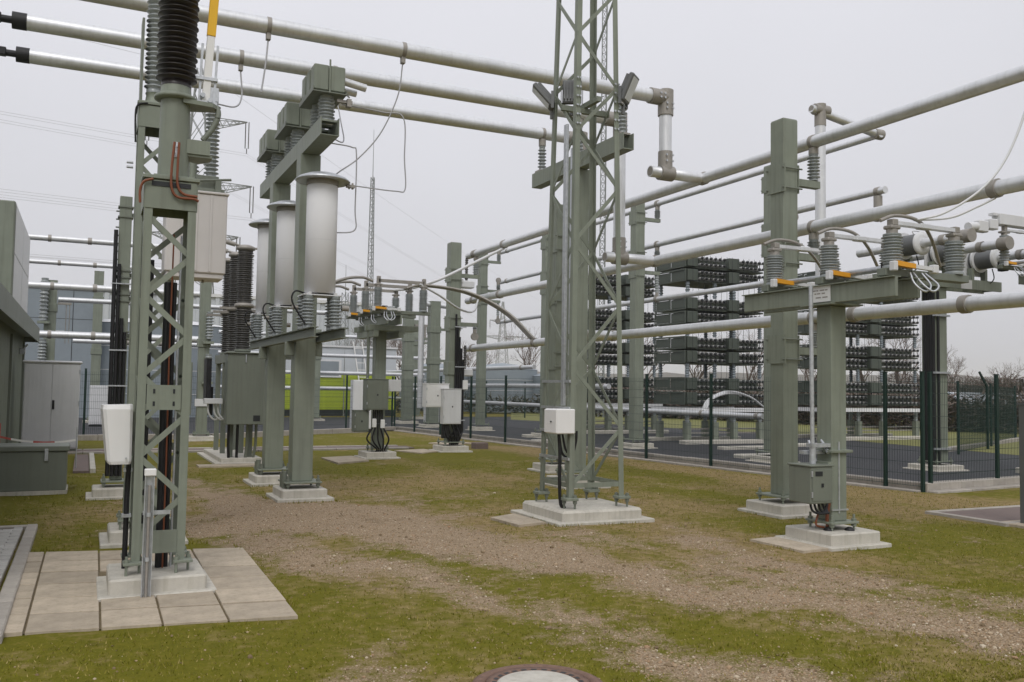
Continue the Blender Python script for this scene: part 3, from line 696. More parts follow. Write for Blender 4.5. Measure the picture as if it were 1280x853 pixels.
chs = thing('cable_chest', 'low grey-green metal chest with a flat lid on the grass at left edge', 'chest', (-.93, 15.5, 0))
obj('body', MB().box(-1.2, .72, -.4, .4, .04, .62, .01), 'dgreen', chs)
obj('lid', MB().box(-1.23, .75, -.43, .43, .62, .70, .012), 'dgreen', chs)
obj('plinth', MB().box(-1.2, .74, -.42, .42, -.05, .04), 'conc', chs)
obj('latch', MB().box(.42, .47, -.435, -.4, .48, .66, .004), 'zinc', chs)
tp = thing('barrier_tape', 'red and white barrier tape stretched in front of the grey cabinet', 'tape', (-1.3, 18.5, 0))
P0 = Vector((-.05, 0, .66)); P1 = Vector((1.17, .5, .56))
for k in range(7):
    a, b = P0.lerp(P1, k/7), P0.lerp(P1, (k+1)/7); dz = [-.07*4*t*(1-t) for t in (k/7, (k+1)/7)]
    m = MB().add([a+Vector((0, 0, dz[0]-.018)), b+Vector((0, 0, dz[1]-.018)), b+Vector((0, 0, dz[1]+.018)), a+Vector((0, 0, dz[0]+.018)),
                  a+Vector((0, .004, dz[0]-.018)), b+Vector((0, .004, dz[1]-.018)), b+Vector((0, .004, dz[1]+.018)), a+Vector((0, .004, dz[0]+.018))], [(0, 1, 2, 3), (7, 6, 5, 4), (0, 4, 5, 1), (3, 2, 6, 7)])
    obj('tape_band', m, 'red' if k in (0, 3, 4) else 'white', tp)
obj('post', MB().box(-.09, -.04, -.02, .02, 0, .9), 'red', tp); obj('post', MB().cyl((1.19, .5, 0), (1.19, .5, .8), .012, n=6), 'zinc', tp)
pt = thing('cable_trench', 'brown cable trench cover edged with pale concrete beside the grey cabinet', 'trench', (-.1, 20, 0))
obj('cover', MB().box(-.05, .22, -1.6, 2.6, -.05, .03), 'brown', pt)
for yk in range(4): obj('kerb_stone', MB().box(.23, .33, -1.6+1.05*yk, -.57+1.05*yk, -.1, .07, .01), 'conc', pt)

# ------------------------------------------------------------------ far columns and tubes behind the left towers
def column(name, label, x, y, w, h, z0=.0, foot=.45, group=None, bands=(), mat='green'):
    c = thing(name, label, 'column', (x, y, z0), 0, group)
    footing(c, w+foot, w+foot, .12, skirt=.07); baseplate(c, w/2+.08, .12, .06)
    obj('shaft', MB().box(-w/2, w/2, -w/2, w/2, .205, h, .006), mat, c)
    obj('cap', MB().box(-w/2-.006, w/2+.006, -w/2-.006, w/2+.006, h, h+.012), mat, c)
    for z in bands: obj('collar', MB().box(-w/2-.03, w/2+.03, -w/2-.03, w/2+.03, z, z+.26, .006), mat, c)
    return c
def ins_part(parent, p, h, rc, rs, n, mat='porc', nm='insulator', seg=12, d=(0, 0, 1)):
    o = obj(nm, MB().lathe(sheds(h, rc, rs, n, min(.05, h*.1)), p, d, seg), mat, parent); return o
c50 = column('support_column', 'green column with two ribbed insulators beside the rooftop cooler', -1.1, 32.4, .34, 4.9, bands=(3.9, 2.1))
for z in (1.9, 3.6): ins_part(c50, (-.18, -.3, z), 1.35 if z > 3 else 1.1, .09, .14, 10, nm='insulator')
obj('bracket', MB().box(-.35, .0, -.42, -.17, 3.5, 3.58).box(-.35, .0, -.42, -.17, 1.8, 1.88), 'green', c50)
obj('pulley_arm', MB().box(.2, .6, -.05, .05, 4.15, 4.22).cyl((.55, 0, 4.15), (.55, 0, 2.9), .012, n=5).cyl((.45, 0, 4.15), (.45, 0, 2.9), .012, n=5), 'cast', c50)
c115 = column('support_column', 'plain green column standing in front of the blue-grey tank, left background', .35, 40.5, .36, 6.2, bands=(4.9, 2.8))
c255 = column('support_column', 'green column under the pinkish-white box, carrying two pale tubes', 3.15, 28.2, .30, 5.0, bands=(2.75,))
for z in (1.75, 3.0): ins_part(c255, (.12, -.26, z), .8, .07, .12, 8)
obj('bracket', MB().box(-.05, .25, -.36, -.14, 2.85, 2.92).box(-.05, .25, -.36, -.14, 1.66, 1.73), 'green', c255)
obj('label_plate', MB().box(-.22, .22, -.19, -.165, 1.0, 1.22, .004), 'cab', c255)
obj('junction_box', MB().box(-.65, -.3, -.1, .15, .75, 2.3, .01), 'dgreen', c255)
def tubeX(name, label, x0, x1, y, z, r, mat='alu', group=None, cap=True):
    t = thing(name, label, 'tube', (x0, y, z), 0, group)
    obj('pipe', MB().cyl((0, 0, 0), (x1-x0, 0, 0), r, n=16), mat, t); return t
for k, (x0, x1, y, z, r, lb) in enumerate([(-3.2, 4.2, 33.5, 6.43, .10, 'topmost pale tube behind the left lattice towers'), (-3, 5.2, 37.5, 6.1, .085, 'second pale tube from the top behind the left lattice towers'),
        (-3, 3.4, 31.5, 4.65, .11, 'thick pale tube crossing the big blue-grey box'), (-3, 3.4, 30.8, 3.1, .11, 'pale tube just above the grey two-door cabinet'),
        (-1, 9, 36.5, 4.65, .09, 'pale tube running past the warehouse wall'), (-.5, 9, 38.5, 3.25, .09, 'lower pale tube crossing the blue-grey tank')]):
    t = tubeX('busbar_tube', lb, x0, x1, y, z, r, group='tubes behind the left towers')
    obj('clamp', MB().cyl((3.1, 0, 0), (3.22, 0, 0), r*1.2, n=12).cyl((1.9, 0, 0), (2.0, 0, 0), r*1.2, n=12), 'cast', t)
# ------------------------------------------------------------------ two-column frame with reactors and capacitors
hf = thing('portal_frame', 'two tall green columns joined by a lower and an upper beam that carry white cylinders', 'frame', (2.93, 14.5, 0))
for cy in (-1.0, 1.2):
    obj('footing', MB().box(-.33, .33, cy-.36, cy+.36, -.1, .15, .015), 'conc', hf)
    obj('footing_skirt', MB().box(-.41, .41, cy-.46, cy+.46, -.12, .03, .008), 'conc', hf)
    obj('column', MB().box(-.15, .15, cy-.15, cy+.15, .25, 5.12, .008), 'green', hf)
    obj('base_plate', MB().box(-.27, .27, cy-.27, cy+.27, .225, .25, .004), 'green', hf)
    b = MB()
    for sx in (-.22, .22):
        for sy in (-.22, .22):
            b.cyl((sx, cy+sy, .1), (sx, cy+sy, .34), .018, n=6).cyl((sx, cy+sy, .25), (sx, cy+sy, .29), .034, n=6).cyl((sx, cy+sy, .18), (sx, cy+sy, .22), .034, n=6)
    b.cyl((-.25, cy-.1, .16), (-.25, cy-.1, .4), .04, n=8).cyl((-.25, cy+.05, .16), (-.25, cy+.05, .36), .035, n=8)
    obj('anchor_bolt', b, 'dgreen', hf)
    obj('cross_beam', MB().box(-.27, .27, cy-.06, cy+.06, 2.1, 2.3, .005), 'green', hf)
for sx in (-1, 1):
    x = sx*.205
    obj('lower_beam', MB().box(x-.05, x+.05, -2.6, 2.6, 2.302, 2.315).box(x-.05, x+.05, -2.6, 2.6, 2.43, 2.443).box(x-.006, x+.006, -2.6, 2.6, 2.315, 2.43), 'dgreen', hf)
tb = MB().box(-.13, -.118, -2.3, 2.5, 5.13, 5.37).box(.118, .13, -2.3, 2.5, 5.13, 5.37).box(-.13, .13, -2.3, 2.5, 5.12, 5.13)
obj('upper_beam', tb, 'green', hf)
obj('upper_rung', (lambda m: [m.box(-.118, .118, -2.2+.26*i, -2.08+.26*i, 5.34, 5.37) for i in range(18)] and m)(MB()), 'green', hf)
RY = [-1.95, .25, 2.05]
rl = ['nearest white cylinder with a wide grey metal hood, on ribbed insulators', 'middle white cylinder with hood, between the two frame columns', 'farthest white cylinder with hood, behind the rear frame column']
for k, yy in enumerate(RY):
    c = thing('filter_reactor', rl[k], 'reactor', (2.93, 14.5+yy, 2.445), 0, 'hooded white cylinders on the portal frame')
    for sx in (-1, 1):
        for sy in (-.14, .14):
            o = ins_part(c, (sx*.19 if sy < 0 else sx*.205, sy, 0), .46, .06, .098, 8, 'porc')
    obj('support_plate', MB().box(-.27, .27, -.2, .2, .46, .475).box(-.2, -.16, -.2, .2, .475, .5).box(.16, .2, -.2, .2, .475, .5), 'cab', c)
    obj('cylinder', MB().lathe([(.20, .5), (.215, .502), (.215, 2.02), (.2, 2.04)], n=28), 'frp', c)
    sm = MB()
    for i in range(5): sm.box(-.004+.0, .004, -.222, -.214, .52, 2.0)
    obj('seam', MB().cyl((0, 0, 1.24), (0, 0, 1.246), .2168, n=28, caps=False), 'cab', c)
    obj('collar', MB().cyl((0, 0, 2.03), (0, 0, 2.11), .225, n=28), 'cast', c)
    obj('hood', MB().lathe([(.225, 2.10), (.37, 2.085), (.385, 2.10), (.34, 2.14), (.22, 2.19), (.08, 2.21), (.0, 2.212)], n=32), 'zinc', c)
    obj('terminal', MB().box(.34, .46, -.03, .03, 2.05, 2.09).cyl((.38, 0, 2.03), (.38, 0, 2.12), .015, n=6).cyl((.43, 0, 2.03), (.43, 0, 2.12), .015, n=6), 'cast', c)
    obj('jumper_lead', MB().tube(bez([(-.19, -.16, .46), (-.38, -.2, .5), (-.42, -.2, .35), (-.24, -.22, .05)]), .012), 'black', c)
    obj('bottom_lug', MB().cyl((.28, -.14, .3), (.38, -.14, .3), .04, n=8).cyl((-.28, .1, .3), (-.36, .1, .3), .03, n=8), 'cast', c)
CY = [-1.85, .05, 1.75]
clb = ['nearest group of green capacitor cans on top of the portal frame, with pipe stubs', 'middle group of green capacitor cans on top of the portal frame', 'farthest group of green capacitor cans at the left end of the upper beam']
for k, yy in enumerate(CY):
    c = thing('capacitor_group', clb[k], 'capacitor', (2.93, 14.5+yy, 5.372), 0, 'capacitor cans on the portal frame')
    for sy in (-.2, .28): ins_part(c, (0, sy, 0), .36, .085, .125, 6)
    obj('tray', MB().box(-.24, .24, -.40, .5, .36, .375).box(-.24, -.23, -.40, .5, .375, .43).box(.23, .24, -.4, .5, .375, .43), 'dgreen', c)
    for i in range(3):
        for sx in (-1, 1): obj('can', MB().box(sx*.115-.105, sx*.115+.105, -.36+.29*i, -.15+.29*i, .40, .76, .012), 'green', c)
        obj('divider', MB().box(-.012, .012, -.375+.29*i, -.362+.29*i, .37, .84), 'green', c)
    obj('pipe_stub', MB().cyl((.23, -.25, .6), (.55, -.25, .55), .055, n=12).cyl((.23, -.1, .52), (.45, -.1, .5), .05, n=12), 'alu', c)
    obj('clamp', MB().box(.12, .34, -.33, -.27, .27, .31).box(.26, .32, -.35, -.25, .22, .33), 'cast', c)
# ------------------------------------------------------------------ circuit breaker
cb = thing('circuit_breaker', 'circuit breaker with three stacked dark ribbed poles above a green cabinet', 'circuit breaker', (3.02, 20.2, 0))
obj('footing', MB().box(-.42, .42, -.6, 2.4, -.1, .12, .015), 'conc', cb); obj('footing_skirt', MB().box(-.55, .55, -.75, 2.55, -.12, .03, .008), 'conc', cb)
for k, yy in enumerate((-.3, .85, 1.95)):
    pl = obj('pole', MB().lathe([(.12, 2.34), (.17, 2.36), (.17, 2.40), (.13, 2.42)], (0, yy, 0), n=16), 'dgreen', cb)
    obj('lower_insulator', MB().lathe(sheds(.88, .135, .185, 17, .03), (0, yy, 2.42), n=18), 'porcd', pl)
    obj('mid_flange', MB().lathe([(.12, 3.30), (.2, 3.32), (.2, 3.38), (.12, 3.42)], (0, yy, 0), n=16).box(.15, .45, yy-.04, yy+.04, 3.3, 3.36).box(-.5, -.15, yy-.04, yy+.04, 3.26, 3.31), 'cast', pl)
    obj('upper_insulator', MB().lathe(sheds(1.12, .135, .18, 24, .03), (0, yy, 3.42), n=18), 'porcd', pl)
    obj('head', MB().lathe([(.13, 4.54), (.2, 4.56), (.19, 4.62), (.1, 4.66)], (0, yy, 0), n=16).box(.1, .36, yy-.03, yy+.03, 4.58, 4.62), 'cast', pl)
    obj('head_lead', MB().tube(bez([(-.1, yy, 4.64), (-.45, yy, 4.7), (-.9, yy, 4.74), (-1.3, yy, 4.7)]), .025).cyl((-.22, yy, 4.66), (-.45, yy, 4.71), .05, n=8), 'cast', pl)
cbx = obj('drive_cabinet', MB().box(-.38, .38, -.92, -.42, .83, 2.3, .012), 'dgreen', cb)
obj('cabinet_roof', MB().box(-.41, .41, -.96, -.40, 2.3, 2.33, .006), 'dgreen', cbx)
obj('nameplate', MB().box(.16, .30, -.926, -.921, .9, 1.02), 'bgdark', cbx)
obj('hinge', MB().cyl((-.02, -.935, 2.12), (-.02, -.935, 2.28), .014, n=6), 'zinc', cbx)
obj('pole_frame', MB().box(-.25, .25, -.42, 2.2, 2.14, 2.34), 'dgreen', cb)
for yy in (-.3, .85, 1.95):
    for sx in (-.2, .2): obj('leg', MB().box(sx-.05, sx+.05, yy-.05, yy+.05, .12, 2.14), 'dgreen', cb)
obj('side_box', MB().box(-.72, -.62, -.3, .2, 1.3, 2.2, .006).box(-.62, -.55, -.1, .2, 1.0, 1.6), 'black', cb)
obj('terminal_box', MB().box(-.78, -.42, -.62, -.4, 1.25, 1.36, .006), 'cab', cb)
for x in (-.7, -.58, -.5): obj('conduit', MB().tube(bez([(x, -.5, 1.26), (x+.02, -.52, 1.05), (x+.14, -.5, .92), (x+.3, -.4, .98)]), .018), 'cab', cb)
for x in (-.28, -.1, .1, .28): obj('cable', MB().tube([(x, -.6, .84), (x, -.58, .4), (x*.9, -.5, .12)], .03, 6), 'black' if x < 0 else 'dgreen', cb)
tag(obj('slab_strip', MB().box(2.1, 3.5, 18.9, 19.4, -.05, .02), 'slab'), 'beige slab strip at the foot of the circuit breaker', 'slab')
# ------------------------------------------------------------------ disconnector builder (phases along Y, two insulators per phase along X)
def disconnector(label, x, y, phases, sx, zb, hi, orange=True, foot_slab=True, w=.26, rs=.098, dx=0, hd=.07, hb=.07, ye=(.2, .35), mid=False):
    d = thing('disconnector', label, 'disconnector', (x, y, 0))
    footing(d, .72, .72, .15, skirt=.08); baseplate(d, w/2+.09, .15, .07)
    obj('column', MB().box(-w/2, w/2, -w/2, w/2, .245, zb-.02, .008), 'green', d)
    y0, y1 = min(phases)-ye[0], max(phases)+ye[1]
    for xx in (-.16, .16): obj('main_beam', MB().box(xx-.02, xx+.02, y0, y1, zb, zb+.2, .004).box(xx-.06, xx+.06, y0, y1, zb+.2, zb+.21), 'green', d)
    obj('head_plate', MB().box(-.24, .24, -.24, .24, zb-.018, zb-.001), 'green', d)
    if mid:
        for yy in (-.62, -.3, .3, .62): obj('cross_beam', MB().box(dx-.62, dx+.55, yy-.05, yy+.05, zb-.13, zb-.005, .004), 'green', d)
        for xx in (-.3, .3): obj('under_beam', MB().box(xx-.06, xx+.06, -.7, .7, zb-.28, zb-.135, .004), 'green', d)
    for k, py in enumerate(phases):
        ph = obj('phase_frame', MB().box(dx-sx/2-.16, dx+sx/2+.16, py-.06, py+.06, zb+.23, zb+.31, .005), 'dgreen', d)
        for s in (-1, 1):
            px = s*sx/2+dx
            obj('insulator', MB().lathe([(.09, 0), (.10, .03), (.07, .05)]+[(r_, z_+.05) for r_, z_ in sheds(hi-.05, rs*.72, rs, 14 if mid else 9, .02)], (px, py, zb+.31), n=16), 'porc', ph)
            obj('head_casting', MB().cyl((px, py, zb+.31+hi), (px, py, zb+.36+hi), .06, n=12).box(px-hd, px+hd, py-.06, py+.06, zb+.36+hi, zb+.40+hi, .01).box(px-.03, px+.05, py-.045, py+.045, zb+.40+hi, zb+.4+hb+hi, .008), 'cast', ph)
        obj('contact_arm', MB().bar((dx-sx/2, py-.03, zb+.43+hi), (dx+sx/2, py-.03, zb+.43+hi), .02, .04).bar((dx-sx/2, py+.03, zb+.43+hi), (dx+sx/2, py+.03, zb+.43+hi), .02, .04).box(dx-.08, dx+.08, py-.045, py+.045, zb+.40+hi, zb+.46+hi, .01) if not mid else MB().bar((dx-sx/2, py-.02, zb+.47+hi), (dx+sx/2, py-.02, zb+.47+hi), .05, .07), 'cast' if mid else 'alu', ph)
        obj('earthing_blade', MB().bar((dx-sx/2+.14, py-.135, zb+.335), (dx-sx/2+.42, py-.135, zb+.325), .045, .04).box(dx-sx/2+.42, dx-sx/2+.5, py-.17, py-.1, zb+.28, zb+.37, .008).box(dx-sx/2-.16, dx-sx/2-.10, py-.17, py-.1, zb+.27, zb+.37, .008), 'cab', ph)
        if orange: obj('orange_sleeve', MB().bar((dx-sx/2-.10, py-.135, zb+.35), (dx-sx/2+.16, py-.135, zb+.335), .062, .05), 'orange', ph)
        loop = MB()
        for q in (0, .05): loop.tube(bez([(dx-sx/2+.12+q, py-.12, zb+.27), (dx-sx/2+.10+q, py-.20-q, zb+.14), (dx-sx/2+.17+q, py-.27-q, zb+.06), (dx-sx/2+.26+q, py-.26-q, zb+.13), (dx-sx/2+.27+q, py-.14, zb+.27)]), .011)
        obj('braid_loop', loop, 'zinc', ph)
    obj('drive_shaft', MB().cyl((dx-sx*.3, y0+.1, zb+.36), (dx-sx*.3, y1-.05, zb+.36), .035, n=10), 'zinc', d)
    for py in phases: obj('coupling_block', MB().box(dx-sx*.3-.09, dx-sx*.3+.05, py+.08, py+.25, zb+.215, zb+.42, .01), 'black', d); obj('crank', MB().bar((dx-sx*.3, py+.2, zb+.38), (dx-sx*.3+.22, py+.1, zb+.40), .05, .04), 'zinc', d)
    return d
dm = disconnector('three-phase disconnector with curved leads on a green column in mid yard', 6.25, 20.55, [-1.0, .0, 1.05], 1.08, 3.08, .50, rs=.105, dx=.17, hd=.085, hb=.17, ye=(.1, .1), mid=True)
def wall_box(p, name, x0, x1, y0, y1, z0, z1, mat, door=True):
    b = obj(name, MB().box(x0, x1, y0, y1, z0, z1, .01), mat, p)
    obj('lid', MB().box(x0-.012, x1+.012, y0-.012, y1+.012, z1, z1+.018, .004), mat, b)
    for zz in (z0+(z1-z0)*.18, z0+(z1-z0)*.74): obj('hinge', MB().cyl((x0+.012, y0-.01, zz), (x0+.012, y0-.01, zz+.06), .01, n=6), 'zinc', b)
    obj('door_seam', MB().box(x0+.02, x1-.02, y0-.007, y0-.0015, z0+.03, z1-.03, .003), mat, b)
    obj('lock', MB().box((x0+x1)/2-.015, (x0+x1)/2+.015, y0-.014, y0-.0075, (z0+z1)/2-.02, (z0+z1)/2+.02), 'bgdark', b)
    return b
wall_box(dm, 'control_box', -.42, .1, -.46, -.14, 1.12, 1.82, 'dgreen'); wall_box(dm, 'control_box', -.66, -.32, -.36, -.1, .62, 1.10, 'dgreen')
obj('small_box', MB().box(.15, .5, -.16, -.08, 1.55, 1.83, .008), 'cab', dm); obj('operating_rod', MB().cyl((-.36, -.3, 1.85), (-.36, -.3, 3.1), .035, n=10), 'dgreen', dm)
obj('mounting_rail', MB().box(-.4, .2, -.14, -.13, 1.12, 1.16).box(-.4, .2, -.14, -.13, 1.7, 1.74).box(-.16, .16, -.16, -.13, .78, .81), 'zinc', dm)
for k in range(5): obj('cable', MB().tube(bez([(-.2+.05*k, -.3, 1.12), (-.22+.06*k, -.34, .75), (-.35+.13*k, -.33, .45), (-.1+.05*k, -.28, .22), (-.1+.06*k, -.2, .15)]), .02), 'black', dm)
obj('cable_tag', MB().box(-.25, -.15, -.4, -.36, .72, .92, .01).box(-.05, .05, -.4, -.36, .7, .9, .01), 'white', dm)
tag(obj('cover_slab', MB().prism([(4.95, 20.65), (5.75, 20.95), (5.78, 19.6), (4.95, 19.1)], -.05, .02), 'slab'), 'beige slab beside the middle disconnector footing', 'slab')
# ------------------------------------------------------------------ column carrying the three overhead pipes (behind the lamp mast)
ts = thing('pipe_support', 'square green column with a long sloping-looking top beam and ribbed insulators under three pipes', 'column', (7.75, 13.75, 0))
footing(ts, .75, .75, .15, skirt=.08); baseplate(ts, .26, .15, .08)
obj('shaft', MB().box(-.14, .14, -.14, .14, .255, 5.53, .008), 'green', ts)
obj('top_beam', MB().box(-.10, .10, -1.62, 1.65, 5.53, 5.545).box(-.10, -.088, -1.62, 1.65, 5.545, 5.80).box(.088, .10, -1.62, 1.65, 5.545, 5.80), 'green', ts)
PY = [12.33, 13.75, 15.18]; PZ = 6.55
for yy in PY:
    ins_part(ts, (0, yy-13.75, 5.83), .48, .05, .085, 6); obj('saddle', MB().box(-.1, .1, yy-13.75-.1, yy-13.75+.1, 5.80, 5.83).cyl((0, yy-13.75, 6.31), (0, yy-13.75, 6.44), .07, n=10), 'cast', ts)
ladder = MB()
obj('cable_duct', MB().box(-.18, -.145, -.12, -.02, 1.35, 5.9, .004), 'zinc', ts)
wj = wall_box(ts, 'junction_box', -.62, -.22, -.42, -.2, 1.15, 1.45, 'white') if False else None
# pipes along X
plb = ['nearest overhead aluminium pipe, ending in a knee right of the lamp mast', 'middle overhead aluminium pipe with a dark connector at its left end', 'farthest overhead aluminium pipe with a dark connector at its left end']
XE = 8.6
for k, (yy, zlow) in enumerate(zip(PY, (5.28, 4.04, 2.735))):
    x0 = (-2.2, -.96, -1.0)[k]
    t = thing('busbar_pipe', plb[k], 'pipe', (XE, yy, PZ), 0, 'three overhead pipes from the left')
    obj('pipe', MB().cyl((x0-XE, 0, 0), (.0, 0, 0), .11, n=28), 'alu', t)
    obj('elbow', MB().cyl((-.32, 0, 0), (-.02, 0, 0), .132, n=20).cyl((0, 0, .13), (0, 0, -.30), .13, n=20), 'cast', t)
    obj('elbow_cap', MB().cyl((0, 0, .13), (0, 0, .15), .09, n=16), 'alu', t)
    obj('drop_pipe', MB().cyl((0, 0, -.3), (0, 0, zlow-PZ+.3), .105, n=24), 'alu', t)
    obj('lower_tee', MB().cyl((0, 0, zlow-PZ+.36), (0, 0, zlow-PZ+.02), .12, n=20).cyl((-.12, 0, zlow-PZ), (.14, 0, zlow-PZ), .125, n=20), 'cast', t)
    bl_ = MB()
    for z in (-.12, -.2, zlow-PZ+.18, zlow-PZ+.28):
        for sx in (-.06, .06): bl_.cyl((sx, -.13, z), (sx, -.145, z), .018, n=6)
    for xx in (-.1, -.18): bl_.cyl((xx, -.13, .03), (xx, -.145, .03), .018, n=6).cyl((xx, -.13, -.04), (xx, -.145, -.04), .018, n=6)
    obj('clamp_bolts', bl_, 'zinc', t)
    st_ = MB().lathe([(.085, -.3), (.092, -.3), (.092, .72)], (0, 0, zlow-PZ), (1, 0, 0), 20)
    obj('stub_pipe', st_, 'alu', t); obj('stub_bore', MB().cyl((-.301, 0, zlow-PZ), (-.304, 0, zlow-PZ), .075, n=18), 'cast', t)
    if k: obj('end_connector', MB().cyl((x0-XE-.12, 0, 0), (x0-XE+.06, 0, 0), .115, n=16).cyl((x0-XE-.3, 0, .0), (x0-XE-.12, 0, 0), .05, n=10).box(x0-XE-.55, x0-XE-.25, -.06, .06, -.05, .07, .01), 'black', t)
    for xx in {0: (2.08, 4.0), 1: (1.93, 3.35), 2: (7.75,)}[k]:
        obj('earth_clamp', MB().cyl((xx-XE-.03, 0, 0), (xx-XE+.03, 0, 0), .115, n=16).box(xx-XE-.03, xx-XE+.03, -.04, .04, -.2, -.1, .005), 'cast', t)
def wire(label, pts, r=.01, mat='wire', group=None, n=10):
    o = obj('wire', MB().tube(bez(pts, n), r, 5), mat); return tag(o, label, 'wire', group)
wire('thin wire dropping from the nearest overhead pipe to the portal frame', [(4.0, 12.33, 6.36), (3.96, 12.4, 5.9), (3.75, 12.5, 5.35), (3.45, 12.6, 4.95), (3.15, 12.7, 4.7), (3.05, 13.2, 4.55)])
wire('thin wire dropping from the middle overhead pipe past the nearest capacitor cans', [(3.35, 13.75, 6.33), (3.38, 13.4, 5.7), (3.3, 12.9, 5.25), (3.05, 12.6, 5.2)])
wire('thin grey wire loop from the capacitor cans down to the nearest hooded cylinder', [(3.2, 12.65, 5.72), (3.8, 12.6, 5.68), (4.1, 12.55, 5.62), (4.13, 12.55, 5.0), (4.15, 12.55, 4.57), (4.0, 12.55, 4.52), (3.4, 12.55, 4.53)])
wire('thin wire hanging in a right angle beside the nearest hooded cylinder', [(3.05, 12.6, 5.12), (3.35, 12.6, 5.1), (3.42, 12.6, 5.0), (3.42, 12.6, 4.2), (3.42, 12.6, 3.9), (3.15, 12.7, 3.85)])
wire('short lead curving between two overhead pipes at the capacitor cans', [(3.15, 12.6, 5.95), (3.4, 13, 5.95), (3.4, 13.7, 6.3)])
wire('thin lead hanging from the nearest pipe clamp beside the yellow sleeve', [(2.08, 12.33, 6.36), (2.05, 12.3, 6.0), (2.0, 12.28, 5.6)], .012)
wire('thin lead curling from the middle pipe clamp near the yellow sleeve', [(1.93, 13.75, 6.34), (1.95, 13.7, 5.95), (1.85, 13.6, 5.75), (1.6, 13.5, 5.72)], .012)
# ------------------------------------------------------------------ lamp mast
lm = thing('lamp_mast', 'tall tapering lattice mast with three floodlights on a pale concrete base', 'mast', (5.93, 10.36, 0))
obj('footing', MB().box(-.58, .58, -.58, .58, -.1, .16, .03), 'conc', lm); obj('footing_skirt', MB().box(-.70, .70, -.68, .68, -.12, .03, .008), 'conc', lm)
ZT = 10.2
def hwm(z): return .405-(.405-.30)*(z-.27)/6.7
def lp(sx, sy, z): return Vector((sx*hwm(z), sy*hwm(z), z))
for sx in (-1, 1):
    for sy in (-1, 1):
        obj('leg', MB().ang(lp(sx, sy, .27), lp(sx, sy, ZT), .072, .009, (-sx, 0, 0), (0, -sy, 0)), 'green', lm)
        q = lp(sx, sy, .27)*.95; q.z = 0
        fp = obj('foot_plate', MB().box(q.x-.085, q.x+.085, q.y-.085, q.y+.085, .265, .30, .004), 'green', lm)
        bb = MB()
        for dx in (-.05, .05): bb.cyl((q.x+dx, q.y-dx, .1), (q.x+dx, q.y-dx, .34), .014, n=6).cyl((q.x+dx, q.y-dx, .225), (q.x+dx, q.y-dx, .262), .026, n=6).cyl((q.x+dx, q.y-dx, .30), (q.x+dx, q.y-dx, .33), .026, n=6)
        obj('anchor_bolt', bb, 'dgreen', fp)
zz = [.42, 1.17, 1.95, 2.75, 3.55, 4.3, 5.0, 5.65, 6.3, 6.95, 7.6, 8.3, 9.0, 9.7]
for face, (A, B, n) in enumerate((((-1, -1), (1, -1), (0, 1, 0)), ((1, -1), (1, 1), (1, 0, 0)), ((1, 1), (-1, 1), (0, 1, 0)), ((-1, 1), (-1, -1), (1, 0, 0)))):
    for k in range(len(zz)-1):
        s = (k+face) % 2 == 0
        p0 = lp(*(A if s else B), zz[k])*.965; p1 = lp(*(B if s else A), zz[k+1])*.965; p0.z = zz[k]; p1.z = zz[k+1]
        obj('brace', MB().bar(p0, p1, .048, .008, hint=n), 'green', lm)
    p0, p1 = lp(*A, .45), lp(*B, .45); obj('rail', MB().bar(p0*.97+Vector((0, 0, .013)), p1*.97+Vector((0, 0, .013)), .06, .008, hint=n), 'green', lm)
p0, p1 = lp(-1, -1, .66), lp(-1, 1, .66)
for z in (.78, 1.12, 1.42, 1.76): obj('cable_rail', MB().bar(lp(-1, -1, z)+Vector((-.012, 0, 0)), lp(-1, 1, z)+Vector((-.012, 0, 0)), .035, .02, hint=(1, 0, 0)), 'zinc', lm)
obj('cable_duct', MB().box(-.41, -.375, -.24, -.16, 1.45, 5.1, .004), 'zinc', lm)
obj('head_bracket', MB().box(-.36, .36, -.03, .03, 5.35, 5.42).box(-.03, .03, -.36, .36, 5.425, 5.49), 'green', lm)
bt = MB()
for z in [5.1+.12*i for i in range(6)]: bt.cyl((.26, -.335, z), (.26, -.35, z), .014, n=6).cyl((.31, -.335, z), (.31, -.35, z), .014, n=6).cyl((-.31, -.335, z), (-.31, -.35, z), .014, n=6).cyl((-.27, -.335, z), (-.27, -.35, z), .014, n=6)
obj('splice_bolts', bt, 'zinc', lm)
jb = thing('junction_box', 'white junction box with hanging black cable on the left side of the lamp mast', 'box', (5.42, 10.05, 1.1))
obj('housing', MB().box(-.1, .16, -.14, .2, .0, .31, .012), 'white', jb); obj('lid', MB().box(-.11, -.10, -.13, .19, .01, .30, .004), 'white', jb)
obj('lock', MB().cyl((-.105, .0, .15), (-.12, .0, .15), .012, n=6), 'bgdark', jb)
obj('cable', MB().tube(bez([(.0, 0, .01), (.02, 0, -.25), (.02, 0, -.6), (.05, .02, -.88), (.12, .04, -.94)]), .022, 8).tube(bez([(.03, .05, .01), (.08, .05, -.25), (.2, .05, -.3), (.27, .05, -.15), (.28, .05, .0)]), .016, 8).tube(bez([(.05, 0, .01), (.1, 0, -.2), (.18, 0, -.26), (.25, 0, -.12), (.26, 0, .03)]), .014, 8), 'black', jb)
